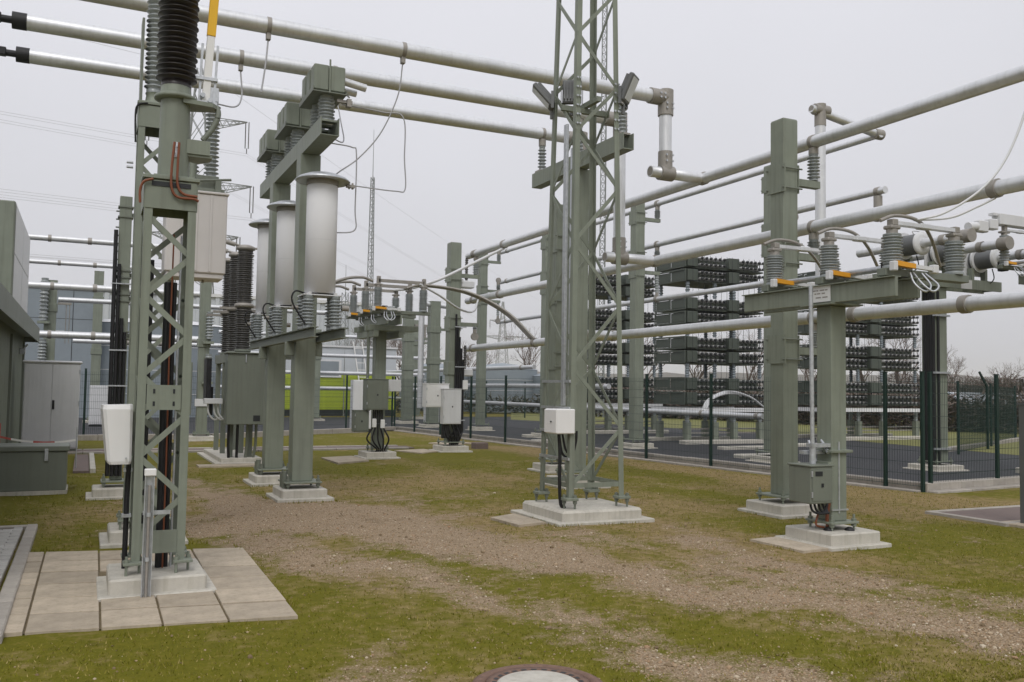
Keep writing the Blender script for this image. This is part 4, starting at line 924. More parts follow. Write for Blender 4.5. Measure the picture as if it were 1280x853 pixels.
def flood(label, loc, rz, tilt):
    f = thing('floodlight', label, 'floodlight', loc, rz, 'floodlights on the lamp mast')
    mt = Matrix.Rotation(tilt, 3, 'X')
    hd = obj('housing', MB().obox(mt@Vector((0, -.02, .16)), (.13, .035, .19), mt, .015), 'lamp', f)
    obj('glass', MB().obox(mt@Vector((0, -.058, .16)), (.10, .004, .155), mt), 'lens', hd)
    fins = MB()
    for i in range(6): fins.obox(mt@Vector((-.1+.04*i, .035, .16)), (.006, .022, .16), mt)
    obj('cooling_fins', fins, 'lamp', hd)
    obj('yoke', MB().box(-.15, -.14, -.02, .02, -.08, .14).box(.14, .15, -.02, .02, -.08, .14).box(-.15, .15, -.02, .02, -.09, -.08).cyl((0, 0, -.2), (0, 0, -.09), .025, n=8), 'lamp', f)
    return f
flood('floodlight seen edge-on, reaching out to the left of the lamp mast', (5.56, 10.62, 5.50), R(-115), R(42))
flood('floodlight seen from behind inside the lamp mast', (5.80, 10.50, 5.55), R(150), R(20))
flood('floodlight with its pale glass showing, at the right of the lamp mast', (6.33, 10.05, 5.52), R(40), R(24))
tag(obj('cover_slab', MB().prism([(4.72, 10.55), (5.16, 10.78), (5.2, 9.95), (4.78, 9.85)], -.05, .018), 'slab'), 'beige slab at the left of the lamp mast base', 'slab')
# ------------------------------------------------------------------ busbar columns and tubes, front system
def bus_column(label, x, y, w, h, brackets, z0=0, arm=.6, group=None, foot=True):
    c = thing('busbar_column', label, 'column', (x, y, z0), 0, group)
    footing(c, .74, .74, .15, skirt=.08); baseplate(c, w/2+.14, .15, .08)
    obj('shaft', MB().box(-w/2, w/2, -w/2, w/2, .255, h, .008), 'green', c)
    obj('cap', MB().box(-w/2+.01, w/2-.01, -w/2+.01, w/2-.01, h, h+.012), 'green', c)
    for (zb, zt) in brackets:
        k = obj('bracket', MB().box(w/2, arm+.08, -.05, .05, zb, zb+.012).box(w/2, arm+.08, -.05, -.04, zb+.012, zb+.1).box(w/2, arm+.08, .04, .05, zb+.012, zb+.1).box(w/2+.002, w/2+.02, -.14, .14, zb-.14, zb+.26), 'green', c)
        obj('collar', MB().box(-w/2-.02, -w/2-.001, -w/2-.05, w/2+.05, zb-.14, zb+.26), 'green', c)
        r = MB()
        for zz in (zb-.08, zb+.2):
            for yy in (-w/2-.03, w/2+.03): r.cyl((-w/2-.05, yy, zz), (w/2+.05, yy, zz), .012, n=6)
        obj('clamp_rods', r, 'dgreen', c)
        if zt > zb:
            obj('insulator', MB().lathe(sheds(zt-zb-.29, .055, .092, 7, .03), (arm, 0, zb+.112), n=14), 'porc', k)
            obj('saddle', MB().cyl((arm, 0, zt-.18), (arm, 0, zt-.09), .07, n=10).cyl((arm, -.03, zt), (arm, .03, zt), .105, n=16), 'cast', k)
        else:
            obj('insulator', MB().lathe(sheds(zb-zt-.2, .045, .07, 6, .03), (arm, 0, zt+.19), n=14), 'porc', k)
            obj('saddle', MB().cyl((arm, -.03, zt), (arm, .03, zt), .105, n=16).cyl((arm, 0, zt+.08), (arm, 0, zt+.19), .05, n=10), 'cast', k)
    return c
ZA, ZB, ZC = 5.28, 4.04, 2.735
rb = bus_column('big square green column at right, nearest support of the three long busbars', 8.83, 9.76, .265, 5.5, [(4.60, ZA), (3.54, ZB), (2.2, ZC)], arm=.55)
b2 = bus_column('green column directly behind the lamp mast, half hidden by its lattice', 8.75, 16.3, .28, 5.45, [(4.60, ZA), (3.54, ZB), (2.2, ZC)], arm=.63)
b3 = bus_column('green column with black cables and white boxes on its shaft at the far end of the busbars', 8.75, 22.2, .30, 5.5, [(4.60, ZA), (3.3, ZB-1.0)], arm=.63)
wall_box(b3, 'meter_box', -.78, -.15, -.2, .1, 1.15, 1.75, 'white'); wall_box(b3, 'meter_box', -.38, .12, -.40, -.16, .72, 1.62, 'cab')
for k in range(5): obj('cable', MB().tube([(.02+.055*k, -.19, .5), (.02+.055*k, -.19, 3.6-.3*k)], .026, 6).tube(bez([(.02+.055*k, -.19, .5), (-.15+.08*k, -.24, .36), (-.1+.05*k, -.2, .18)]), .026), 'black', b3)
for k in range(4): obj('cable', MB().tube(bez([(-.3+.1*k, -.28, .72), (-.25+.12*k, -.3, .45), (-.12+.06*k, -.25, .2)]), .025), 'black', b3)
obj('cable_box', MB().box(-.36, -.16, -.3, -.2, .35, .74, .01), 'black', b3)
obj('cable_tie', MB().box(-.0, .3, -.225, -.165, 2.2, 2.225).box(-.0, .3, -.225, -.165, .8, .825).box(-.02, .3, -.225, -.165, 3.25, 3.28), 'zinc', b3)
for z in (1.85, 4.2):
    s = obj('sensor_box', MB().box(.18, .56, -.12, .12, z+.12, z+.32, .03), 'cab', b3); obj('sensor_insulator', MB().lathe(sheds(.62, .03, .05, 9, .03), (.36, 0, z+.32), n=10), 'porcd', s)
obj('small_box', MB().box(.22, .36, -.25, -.15, 1.62, 1.86, .008), 'white', b3)
obj('collar', MB().box(-.18, .18, -.18, .18, 2.0, 2.35, .006), 'green', b3)
tag(obj('cover_slab', MB().prism([(7.3, 22.5), (8.25, 22.9), (8.3, 22.0), (7.7, 21.5)], -.05, .018), 'slab'), 'beige slab beside the footing of the black-cabled column', 'slab')
tag(obj('cover_slab', MB().prism([(9.3, 25.4), (10.4, 25.9), (10.6, 25.0), (9.6, 24.7)], -.05, .018), 'slab'), 'far beige slab behind the black-cabled column', 'slab')
tag(obj('stone_block', MB().box(9.75, 10.15, 22.9, 23.2, -.05, .16, .02), 'brown'), 'red-brown stone block on the grass near the fence', 'block')
BUSX = 9.38
def tubeY(label, x, y0, y1, z, r, group, clamps=(), caps=True, blend=True):
    t = thing('busbar_tube', label, 'tube', (x, y0, z), 0, group)
    obj('pipe', MB().cyl((0, 0, 0), (0, y1-y0, 0), r, n=24), 'alu', t)
    for q in clamps: obj('clamp', MB().cyl((0, q-y0-.05, 0), (0, q-y0+.05, 0), r*1.22, n=18), 'cast', t)
    if caps: obj('end_cap', MB().lathe([(r*1.02, 0), (r*1.02, .04), (r*.8, .1), (r*.3, .13)], (0, y1-y0-.005, 0), (0, 1, 0), 18), 'alu', t)
    return t
G1 = 'three long busbars stacked on the front columns'
tubeY('topmost long busbar crossing the upper right of the picture', BUSX, 3.2, 22.7, ZA, .09, G1, (12.33, 16.3, 22.3, 20.4, 6.05))
tubeY('middle long busbar of the stack on the big right column', BUSX, 3.2, 22.7, ZB, .09, G1, (13.75, 16.3, 22.3, 20.6, 6.9))
tubeY('lowest long busbar passing just under the right disconnector beam', BUSX, 3.2, 22.7, ZC, .09, G1, (15.18, 16.3, 22.3, 18.6, 7.3, 9.0))
# rear system
G2 = 'rear busbar columns'
for k, (x, y, lb) in enumerate([(14.72, 16.66, 'rear green column standing just behind the big right column'), (14.26, 21.8, 'rear green column inside the fence between lamp mast and capacitor racks'), (14.15, 27.2, 'rear green column hidden behind the lamp mast'), (13.9, 32.2, 'farthest rear green column with three short brackets')]):
    bus_column(lb, x, y, .30, 7.05, [(6.55, 7.1), (5.4, 5.9), (5.0, 4.3)], z0=.03, arm=.68, group=G2)
G3 = 'thin rear busbars'
tubeY('topmost rear busbar, ending at a clamp beside the white riser', 14.95, 13.6, 33.0, 7.13, .07, G3, (16.7, 21.8, 27.2, 32.2), caps=True)
tubeY('middle rear busbar with an open clamped end at right', 14.95, 13.5, 33.0, 5.93, .075, G3, (16.7, 21.8, 27.2, 32.2, 13.7))
tubeY('lowest stacked rear busbar crossing in front of the capacitor racks', 14.95, 16.8, 33.0, 4.33, .075, G3, (16.7, 21.8, 27.2, 32.2))
tubeY('low horizontal tube at knee height just inside the fence', 14.9, 17.2, 58, 1.08, .07, G3, (17.4, 19.6))
tubeY('low tube at eye height behind the fence, left of the racks', 15.0, 24.5, 58, 1.78, .08, G3, (24.8, 32))
tubeY('tube slightly above eye height running behind the black-cabled column', 14.6, 29, 48, 2.46, .08, G3, (30, 40))
rs = thing('riser_pipe', 'pale vertical riser pipe with open tee at its top, right of the big green column', 'pipe', (13.35, 13.7, 3.6))
obj('pipe', MB().cyl((0, 0, 0), (0, 0, 3.55), .105, n=20), 'alu', rs)
obj('tee', MB().cyl((0, 0, 3.5), (0, 0, 3.95), .115, n=18).cyl((-.16, 0, 3.83), (.2, 0, 3.83), .115, n=18), 'cast', rs)
obj('cross_pipe', MB().cyl((-.24, 0, 3.83), (1.6, 0, 3.55), .085, n=18), 'alu', rs)
obj('bore', MB().cyl((-.243, 0, 3.831), (-.247, 0, 3.831), .065, n=16), 'cast', rs)
obj('tee', MB().cyl((1.5, 0, 3.55), (1.72, 0, 3.55), .11, n=16), 'cast', rs)
tag(obj('busbar_drop', MB().cyl((14.95, 13.7, 5.83), (14.95, 13.7, 5.45), .09, n=14).box(14.86, 15.04, 13.6, 13.8, 5.3, 5.5, .01), 'cast'), 'short cast clamp hanging below the open end of the middle rear busbar', 'clamp')
# flexible leads
wire('pale flexible lead looping from the topmost busbar down to the right disconnector', [(9.38, 6.45, 5.17), (9.3, 6.45, 4.85), (9.05, 6.5, 4.3), (8.7, 6.55, 3.9), (8.3, 6.7, 3.62), (7.95, 6.8, 3.52)], .014, 'cab')
wire('pale flexible lead from the middle busbar clamp to the right disconnector', [(9.38, 6.9, 3.93), (9.0, 6.85, 3.78), (8.5, 6.8, 3.6), (7.95, 6.8, 3.52)], .014, 'cab')
for k in range(3):
    wire(('upper', 'middle', 'lower')[k]+' strand of the flexible conductor curving from the middle disconnector to the lowest busbar', [(6.85, 20.62-.09*k, 4.02), (7.3, 20.6-.1*k, 4.12), (8.3, 20.3-.11*k, 3.98), (9.0, 19.6-.1*k, 3.5), (9.32, 18.7-.09*k, 2.82)], .03, 'cast', 'curved conductors to the lowest busbar')
wire('grey sagging conductor from the right end of the middle disconnector', [(6.85, 19.5, 4.02), (7.4, 19.7, 3.82), (8.1, 20.2, 3.58), (8.9, 21.2, 3.62), (9.3, 21.8, 4.0)], .028, 'cab')
wire('pale straight lead slanting from the topmost busbar end to the middle disconnector', [(9.38, 20.4, 5.18), (8.6, 20.6, 4.75), (7.8, 20.8, 4.32), (7.25, 21.2, 4.12), (6.9, 21.55, 4.08)], .04, 'cab')
for k, (xx, yy) in enumerate(((5.7, 19.55), (5.7, 20.55), (5.7, 21.6))):
    wire(('nearest', 'middle', 'farthest')[k]+' dark lead arching left from the middle disconnector', [(xx+.05, yy, 4.03), (xx-.25, yy-.1, 4.08), (xx-.8, yy-.4, 3.95), (xx-1.7, yy-.9, 3.5), (xx-2.3, yy-1, 3.15)], .035, 'cast')
# ------------------------------------------------------------------ right disconnector
dr = disconnector('three-phase disconnector with orange sleeves on the green post at right, nearest the camera', 7.62, 7.66, [-.86, .03, .93], .94, 2.66, .37, w=.225, rs=.112, dx=.47)
for o_ in [c for c in dr.children if c.name.startswith('drive_shaft')]: pass
wall_box(dr, 'drive_box', -.52, -.20, -.22, .12, .46, .86, 'dgreen')
obj('indicator', MB().box(-.46, -.36, -.232, -.224, .76, .81), 'bgdark', dr)
obj('operating_rod', MB().cyl((-.34, -.06, .9), (-.36, -.06, 2.85), .024, n=12).cyl((-.34, -.06, .88), (-.34, -.06, 1.1), .036, n=12), 'zinc', dr)
obj('rod_bracket', MB().box(-.42, -.12, -.02, .06, .98, 1.02).box(-.38, -.1, -.1, .0, 1.06, 1.1).cyl((-.28, -.04, .9), (-.24, .1, 1.12), .02, n=8).cyl((-.15, -.1, 1.0), (-.1, .05, 1.13), .02, n=8), 'zinc', dr)
obj('collar', MB().box(-.16, .16, -.16, .16, 1.0, 1.03, .003).box(-.2, -.113, -.15, .1, .62, .74).box(-.2, -.113, -.15, .1, .80, .90), 'green', dr)
obj('earth_strap', MB().box(-.02, .0, -.122, -.114, .33, 1.12).box(-.12, .12, -.128, -.114, .36, .375), 'zinc', dr)
obj('copper_lead', MB().tube(bez([(.125, -.06, 1.05), (.13, -.07, .7), (.125, -.06, .4)]), .008), 'copper', dr)
for k in range(4): obj('cable', MB().tube(bez([(-.42+.05*k, -.1, .50), (-.42+.06*k, -.14, .38), (-.30+.03*k, -.16, .345), (-.2, -.12, .42-.01*k), (-.14, -.08, .46)]), .013, 7), 'black', dr)
obj('cable', MB().tube(bez([(-.14, -.1, .46), (-.17, -.1, .3), (-.16, -.1, .16)]), .02, 7).tube(bez([(-.3, -.1, .34), (-.33, -.1, .22), (-.2, -.08, .18)]), .012, 6), 'copper', dr)
obj('cable_gland', MB().lathe([(.055, .15), (.05, .17), (.02, .19)], (-.17, -.12, 0), n=8).lathe([(.055, .15), (.05, .17), (.02, .19)], (.06, -.2, 0), n=8), 'black', dr)
sg = obj('warning_plate', MB().box(-.191, -.187, -.18, .12, 2.68, 2.86), 'sign', dr); sg.location = (0, 0, 0)
pr_ = MB()
for r_, (z, segs) in enumerate(((2.81, ((-.14, -.1), (-.09, -.02), (0, .03), (.04, .08))), (2.775, ((-.1, -.05), (-.03, .02), (.03, .06))), (2.73, ((-.14, -.06), (-.04, .04))))):
    for a, b in segs: pr_.box(-.1925, -.1915, a, b, z-.007, z+.007)
obj('lettering', pr_, 'cast', sg)
tag(obj('cover_slab', MB().prism([(6.78, 8.04), (7.17, 8.06), (7.18, 7.27), (6.8, 7.23)], -.05, .018), 'slab'), 'beige slab at the left foot of the right disconnector', 'slab')
for k, yy in enumerate((8.59, 7.69, 6.8)):
    wire(('far', 'middle', 'near')[k]+' stiff grey lead from the right disconnector head towards the front busbars', [(7.45, yy, 3.47), (7.7, yy+.02, 3.55), (8.0, yy, 3.52), (8.5, yy+.25, 3.42), (9.2, yy+.7, 3.2)], .02, 'cast')
# ------------------------------------------------------------------ black-cabled column with platform and current transformers
bc = column('platform_column', 'green column wrapped in black cables inside the fence corner at right', 16.9, 13.95, .36, 4.0, z0=.03)
for k in range(5): obj('cable', MB().tube([(-.225, -.17+.06*k, .15), (-.225, -.17+.06*k, 3.9)], .032, 6), 'black', bc)
obj('cable', MB().tube([(-.14, -.22, .15), (-.14, -.22, 3.9)], .03, 6), 'black', bc)
obj('cable_tie', MB().box(-.27, .19, -.26, -.185, 3.35, 3.39).box(-.27, .19, -.26, -.185, 2.1, 2.14).box(-.27, .19, -.26, -.185, .45, .49), 'zinc', bc)
pf = obj('platform_beam', MB().box(-1.75, 1.9, -.25, -.2, 4.0, 4.22).box(-1.75, 1.9, .2, .25, 4.0, 4.22), 'green', bc)
obj('platform_rib', (lambda m: [m.box(x-.03, x+.03, -.2, .2, 4.03, 4.2) for x in (-1.7, -1, -.3, .4, 1.2, 1.86)] and m)(MB()), 'green', pf)
obj('sign_plate', MB().box(.55, .9, -.262, -.252, 4.0, 4.2), 'cab', bc)
for k, (xx, lb) in enumerate(((-.98, 'left grey drum current transformer on the platform at right'), (.15, 'middle grey drum current transformer on the platform at right'), (1.42, 'right grey drum current transformer on the platform, nearest the picture edge'))):
    ct = thing('current_transformer', lb, 'transformer', (16.9+xx, 13.95, 4.25), 0, 'drum current transformers on the platform')
    zc = .56+.06*(1-k)
    obj('support_post', MB().box(-.26, -.18, -.06, .06, 0, zc-.2).box(.18, .26, -.06, .06, 0, zc-.2), 'green', ct)
    obj('mounting_plate', MB().box(-.32, .32, .08, .11, zc-.36, zc+.32, .005), 'cab', ct)
    obj('drum', MB().cyl((0, -.50, zc), (0, .08, zc), .22, n=28), 'lamp', ct)
    obj('flange', MB().lathe([(.29, 0), (.29, .05)], (0, -.08, zc), (0, 1, 0), 28).lathe([(.17, 0), (.25, .01), (.25, .05)], (0, -.55, zc), (0, 1, 0), 28), 'cab', ct)
    obj('conductor_tube', MB().cyl((0, -1.6, zc), (0, -.5, zc), .095, n=18).cyl((0, .1, zc), (0, 1.2, zc), .09, n=18), 'alu', ct)
    obj('tube_clamp', MB().cyl((0, -1.12, zc), (0, -1.0, zc), .115, n=16).cyl((0, -1.72, zc), (0, -1.5, zc), .14, n=16), 'cast', ct)
    obj('grip', MB().tube(bez([(-.1, -.40, zc+.2), (-.12, -.40, zc+.27), (.1, -.40, zc+.27), (.1, -.40, zc+.2)]), .012), 'cab', ct)
    obj('lead', MB().tube(bez([(.1, -.3, zc-.22), (.15, -.3, zc-.45), (.05, -.2, zc-.6)]), .012), 'black', ct)
d3 = disconnector('disconnector with grey head castings cut off by the right edge of the picture', 18.35, 12.5, [-2.4, -1.2, 0], 1.0, 4.08, .62, w=.3, rs=.11, dx=-.6, hd=.12, hb=.12)
obj('top_bracket', MB().box(-1.35, .1, -.1, .1, 5.22, 5.45, .01).box(-1.5, -1.3, -.06, .06, 5.40, 5.45), 'cab', d3)
obj('coupling_chain', MB().box(-1.62, -1.36, -.08, .08, 5.10, 5.32, .02).box(-1.95, -1.66, -.08, .08, 5.02, 5.26, .02).cyl((-2.2, 0, 5.1), (-1.95, 0, 5.13), .09, n=14), 'cab', d3)
# ------------------------------------------------------------------ capacitor racks
BZ = [1.22, 1.68, 2.53, 2.98, 3.78, 4.22, 5.12, 5.57]
def cap_unit_meshes():
    can = MB().box(-.062, .062, .16, .80, -.16, .16, .012).mesh('capacitor_unit'); can.materials.append(M['rack'])
    b = MB()
    for z in (-.10, .10): b.lathe([(.034, -.13), (.046, -.11), (.036, -.08), (.046, -.05), (.036, -.02), (.046, .01), (.036, .04), (.048, .09), (.04, .16)], (0, 0, z), (0, 1, 0), 8)
    bm2 = b.mesh('bushing'); bm2.materials.append(M['capwhite'])
    c = MB()
    for z in (-.10, .10): c.lathe([(.02, -.20), (.046, -.19), (.046, -.14), (.03, -.13)], (0, 0, z), (0, 1, 0), 8)
    c.bar((0, -.165, -.1), (0, -.165, .1), .012, .012, hint=(0, 1, 0))
    cm = c.mesh('terminal'); cm.materials.append(M['cantop'])
    return can, bm2, cm
CAN, BUSH, TERM = cap_unit_meshes()
def cap_bank(label, x, y, width, sets, levels=BZ, dp=1.7):
    t = thing('capacitor_rack', label, 'capacitor rack', (x, y, .03), 0, 'tall capacitor racks behind the fence')
    obj('footing', MB().box(-.25, width+.25, -.35, -.0, -.05, .12, .02).box(-.25, width+.25, dp-.2, dp+.15, -.05, .12, .02), 'conc', t)
    lx = [.15, width*.38, width*.62, width-.15]
    for xx in lx:
        for yy in (.1, dp-.1):
            obj('stand_leg', MB().box(xx-.09, xx+.09, yy-.09, yy+.09, .12, .66), 'green', t)
            obj('stand_insulator', MB().lathe(sheds(.34, .05, .085, 5, .03), (xx, yy, .66), n=10), 'porc', t)
    obj('cable_tray', MB().box(.1, width, .3, .5, .42, .46).box(.2, width-.2, .2, .24, .3, .34), 'cast', t)
    obj('base_beam', MB().box(-.1, width+.1, -.12, -.06, 1.0, 1.13).box(-.1, width+.1, dp, dp+.06, 1.0, 1.13).box(-.12, -.06, -.06, dp, 1.0, 1.13), 'frp', t)
    for li, z in enumerate(levels):
        h = .40
        fr = obj('tier_frame', MB().box(-.03, 0, 0, .05, z, z+h).box(-.03, 0, dp-.05, dp, z, z+h).box(-.03, 0, .05, dp-.05, z, z+.05).box(-.03, 0, .05, dp-.05, z+h-.05, z+h).box(-.03, 0, dp/2-.04, dp/2+.04, z+.05, z+h-.05)
                 .box(0, width, .12, .16, z-.0, z+.05).box(0, width, dp-.16, dp-.12, z, z+.05).box(0, width, .2, dp-.2, z+.0, z+.012), 'rack', t)
        for yy in (.06, dp/2+.05): obj('side_panel', MB().box(.0, .03, yy, yy+dp/2-.11, z+.06, z+h-.06, .004), 'rack', fr)
        obj('rear_unit_row', MB().box(.5, width-.05, .86, dp-.2, z+.04, z+h-.03, .01), 'rack', t)
        for (xa, wb_, xb, n, pitch) in sets:
            obj('end_box', MB().box(xa, xa+wb_, -.02, .75, z+.03, z+h-.01, .008), 'rack', t)
            for i in range(n):
                u = obj('capacitor_unit', CAN, None, t, (xb+pitch*i, .06, z+.2)); obj('bushing', BUSH, None, u); obj('terminal', TERM, None, u)
    gaps = [(levels[i]+.40, levels[i+1]) for i in range(len(levels)-1) if levels[i+1]-levels[i] > .6]
    for a, b in gaps:
        for xx in lx:
            for yy in (.12, dp-.12): obj('post_insulator', MB().lathe(sheds(b-a, .05, .08, 5, .03), (xx, yy, a), n=10), 'blueg', t)
    dz = MB()
    for i in range(14): dz.cyl((.2+i*(width-.3)/13, -.09, levels[0]), (.2+i*(width-.3)/13, -.09, levels[-1]+.4), .007, n=4, caps=False)
    obj('connection_wires', dz, 'cantop', t)
    return t
cap_bank('capacitor rack in full view between the rear column and the big right column', 17.0, 23.2, 3.2, [(.05, .40, .55, 6, .175), (1.68, .42, 2.19, 6, .165)])
cap_bank('capacitor rack at right, showing between the two right posts', 23.3, 23.9, 4.9, [(.05, .45, .62, 8, .2), (2.35, .55, 3.05, 9, .2)])
cap_bank('capacitor rack at left, seen through the lamp mast lattice', 16.75, 29.5, 3.6, [(.05, .42, .62, 7, .17), (2.0, .4, 2.52, 6, .17)], levels=[z*1.02+.05 for z in BZ])
for k in range(3):
    wire(('lowest', 'middle', 'highest')[k]+' of three pale conductors arching low in front of the capacitor rack', [(15.0, 19.6+.07*k, 1.12), (15.3, 19.7+.07*k, 1.45), (16.0, 19.9, 1.62+.03*k), (16.8, 20, 1.55), (17.6, 20.3, 1.25)], .03, 'cab', 'arching conductors')
for k, (x, y, w, d) in enumerate([(15.6, 17.9, 1.8, .35), (17.5, 20.6, 2.4, .3), (13.2, 24.6, 1.6, .4), (20.2, 21.3, 2.6, .3), (14.5, 27.5, 2, .4)]):
    tag(obj('concrete_strip', MB().box(x-w/2, x+w/2, y-d/2, y+d/2, -.05, .12, .02), 'conc'), ['low concrete strip beside the rear column behind the big right column', 'low concrete strip in front of the full-view capacitor rack', 'low concrete strip behind the lamp mast', 'low concrete strip in front of the right capacitor rack', 'low concrete strip far behind the lamp mast'][k], 'concrete strip')
# ------------------------------------------------------------------ welded mesh fences
def panel_mesh(L, H=1.95):
    m = MB(); n = max(2, int(L/.05)); r = .0028
    def rod(p0, p1, r):
        p0 = Vector(p0); p1 = Vector(p1); a, b = m.frame(p1-p0); vs = []
        for p in (p0, p1):
            for i in range(3):
                t = 2.0944*i; vs.append(p+a*(r*math.cos(t))+b*(r*math.sin(t)))
        m.add(vs, [(i, (i+1) % 3, 3+(i+1) % 3, 3+i) for i in range(3)])
    for i in range(n+1): rod((L*i/n, 0, .05), (L*i/n, 0, H), r)
    k = int((H-.05)/.2)
    for i in range(k+1):
        for dy in (-.006, .006): rod((0, dy, .06+.2*i), (L, dy, .06+.2*i), r*1.35)
    return m.mesh('wire_mesh')
POSTM = MB().box(-.03, .03, -.03, .03, -.1, 2.05, .006).box(-.034, .034, -.034, .034, 2.05, 2.065).mesh('fence_post')
def fence(label, pts, H=1.95):
    f = thing('mesh_fence', label, 'fence', (pts[0][0], pts[0][1], 0), 0)
    cache = {}
    for i, p in enumerate(pts):
        obj('fence_post', POSTM, 'fence', f, (p[0]-pts[0][0], p[1]-pts[0][1], 0))
        if i:
            q = pts[i-1]; d = Vector((p[0]-q[0], p[1]-q[1])); L = round(d.length-.06, 2)
            if L not in cache: cache[L] = panel_mesh(L, H)
            o = obj('wire_mesh', cache[L], 'fence', f, (q[0]-pts[0][0]+d.x/d.length*.03, q[1]-pts[0][1]+d.y/d.length*.03, .03)); o.rotation_euler = (0, 0, math.atan2(d.y, d.x))
    return f
ysr = [11.02, 11.75, 13.95, 16.15, 18.35, 20.6, 22.8, 25.0, 27.2, 29.4, 31.5, 33.3]
fence('long dark green mesh fence running from the right corner back past the lamp mast', [(fence_x(y)-.02, y) for y in ysr])
fence('dark green mesh fence from the corner towards the right edge', [(13.2, 11.0), (15.25, 11.25), (17.6, 11.53), (20, 11.82), (22.4, 12.1)])
fence('dark green mesh fence crossing behind the middle disconnector', [(10.75, 33.5), (8.6, 32.2), (6.5, 30.95), (4.4, 29.7), (2.2, 29.4), (0, 29.3), (-2.2, 29.2)])
fence('far dark green mesh fence in front of the lime green building', [(6.5, 46), (8.4, 46), (9.0, 46), (10.8, 46), (13, 46), (15.4, 46), (17.8, 46), (20.2, 46), (22.6, 46)])
fence('far dark green mesh fence in front of the hedge at right', [(22.0, 17.4), (26.7, 19.9), (31.4, 22.4)])
ob = thing('angled_post', 'dark green fence post with an angled top arm, far right', 'post', (25.2, 18.9, 0)); obj('post', MB().box(-.03, .03, -.03, .03, 0, 1.95), 'fence', ob); obj('angled_arm', MB().bar((0, 0, 1.95), (-.35, 0, 2.4), .05, .05), 'fence', ob)
# ------------------------------------------------------------------ hatches, manhole, post at the right edge
hb = thing('cable_hatch', 'red-brown hatch cover in a pale frame set in the grass at right', 'hatch', (11.8, 8.4, 0))
obj('frame', MB().box(-1.1, -1.0, -.62, .62, -.05, .035, .006).box(1.0, 1.1, -.62, .62, -.05, .035, .006).box(-1.0, 1.0, -.62, -.52, -.05, .035, .006).box(-1.0, 1.0, .52, .62, -.05, .035, .006), 'kerb', hb)
obj('cover', MB().box(-.995, .995, -.515, .515, -.05, .022), 'brown', hb)
mh = thing('manhole_cover', 'round manhole cover with a rusty iron ring and pale concrete centre', 'manhole cover', (2.33, 4.52, 0))
obj('frame_ring', MB().lathe([(.30, -.05), (.30, .022), (.345, .026), (.37, .016), (.372, -.05)], n=56), 'iron', mh)
lid = obj('lid_ring', MB().lathe([(.235, -.05), (.235, .024), (.292, .024), (.293, -.05)], n=56), 'iron', mh)
obj('concrete_fill', MB().lathe([(.233, -.05), (.233, .02), (.22, .027), (.12, .03), (.0, .031)], n=48), 'conc', mh)
tb_ = MB()
for i in range(26):
    a = i*6.2832/26; m3 = Matrix.Rotation(a, 3, 'Z'); tb_.obox(m3@Vector((.246, 0, .0222)), (.011, .016, .003), m3)
obj('lid_slot', tb_, 'bgdark', lid)
ps = thing('grey_post', 'square grey metal post cut off by the right edge of the picture', 'post', (11.06, 7.66, 0))
obj('body', MB().box(-.11, .11, -.11, .11, -.05, 1.55, .008), 'lamp', ps); obj('lid', MB().box(-.12, .12, -.12, .12, 1.55, 1.57), 'lamp', ps); obj('foot_slab', MB().box(-.3, .3, -.3, .3, -.05, .03, .008), 'slab', ps)
# ------------------------------------------------------------------ background buildings and tanks
def polar(px, D):
    a = YAW+math.atan((px-640)/1125); return (D*math.sin(a), D*math.cos(a))
lb = thing('lime_building', 'low pale building with a broad lime green band behind the far fence', 'building', (5, 50, 0))
obj('wall', MB().box(-1, 11.2, 0, 8, .35, 2.35), 'lime', lb); obj('upper_wall', MB().box(-1.02, 11.22, -.02, 8.02, 2.352, 3.85), 'paleclad', lb)
obj('plinth', MB().box(-.98, 11.18, .02, 8, -.1, .349), 'bgdark', lb); obj('roof', MB().box(-1.1, 11.3, -.1, 8.1, 3.85, 3.95), 'cab', lb)
w_ = obj('window', MB().box(6.0, 8.0, -.06, -.025, 2.15, 3.15), 'cab', lb); obj('pane', MB().box(6.15, 7.85, -.07, -.061, 2.25, 3.05), 'blueg', w_)
for xx in (.5, 3.4): g_ = obj('window', MB().box(xx, xx+1.2, -.05, -.003, 1.2, 2.0), 'cab', lb); obj('pane', MB().box(xx+.08, xx+1.12, -.06, -.051, 1.28, 1.92), 'bgdark', g_)
for xx in (2.2, 5.4, 9.2): obj('panel_joint', MB().box(xx-.02, xx+.02, -.03, -.0205, 2.36, 3.84), 'blueg', lb)
ld = thing('wall_ladder', 'white ladder leaning up the front of the lime green building', 'ladder', (14.1, 49.6, 0))
obj('rail', MB().bar((0, 0, 1.0), (-.5, .2, 4.2), .09, .06), 'white', ld); obj('rail', MB().bar((.5, 0, 1.0), (0, .2, 4.2), .09, .06), 'white', ld)
for i in range(7): obj('rung', MB().bar((-.06-.06*i, .02+.025*i, 1.4+.4*i), (.44-.06*i, .02+.025*i, 1.4+.4*i), .04, .04), 'white', ld)
for k, (z, lb_) in enumerate(((4.1, 'uppermost pale tube in front of the lime green building'), (3.15, 'pale tube crossing the pale upper wall of the lime green building'), (2.3, 'pale tube along the top of the lime green band'), (1.55, 'lowest pale tube across the lime green band'))):
    t = tubeX('busbar_tube', lb_, 5.5, 15.6-.0, 43.5, z, .09, group='tubes in front of the lime building')
    obj('clamp', MB().cyl((2.6, 0, 0), (2.75, 0, 0), .12, n=10).cyl((7.4, 0, 0), (7.55, 0, 0), .12, n=10), 'cast', t)
cc = column('support_column', 'green column carrying pale tubes in front of the lime green building', 9.75, 42.3, .42, 4.3, bands=(2.9,))
bx = thing('transformer_housing', 'big blue-grey metal housing with a small white sign, left background', 'housing', (-.95, 46, 0))
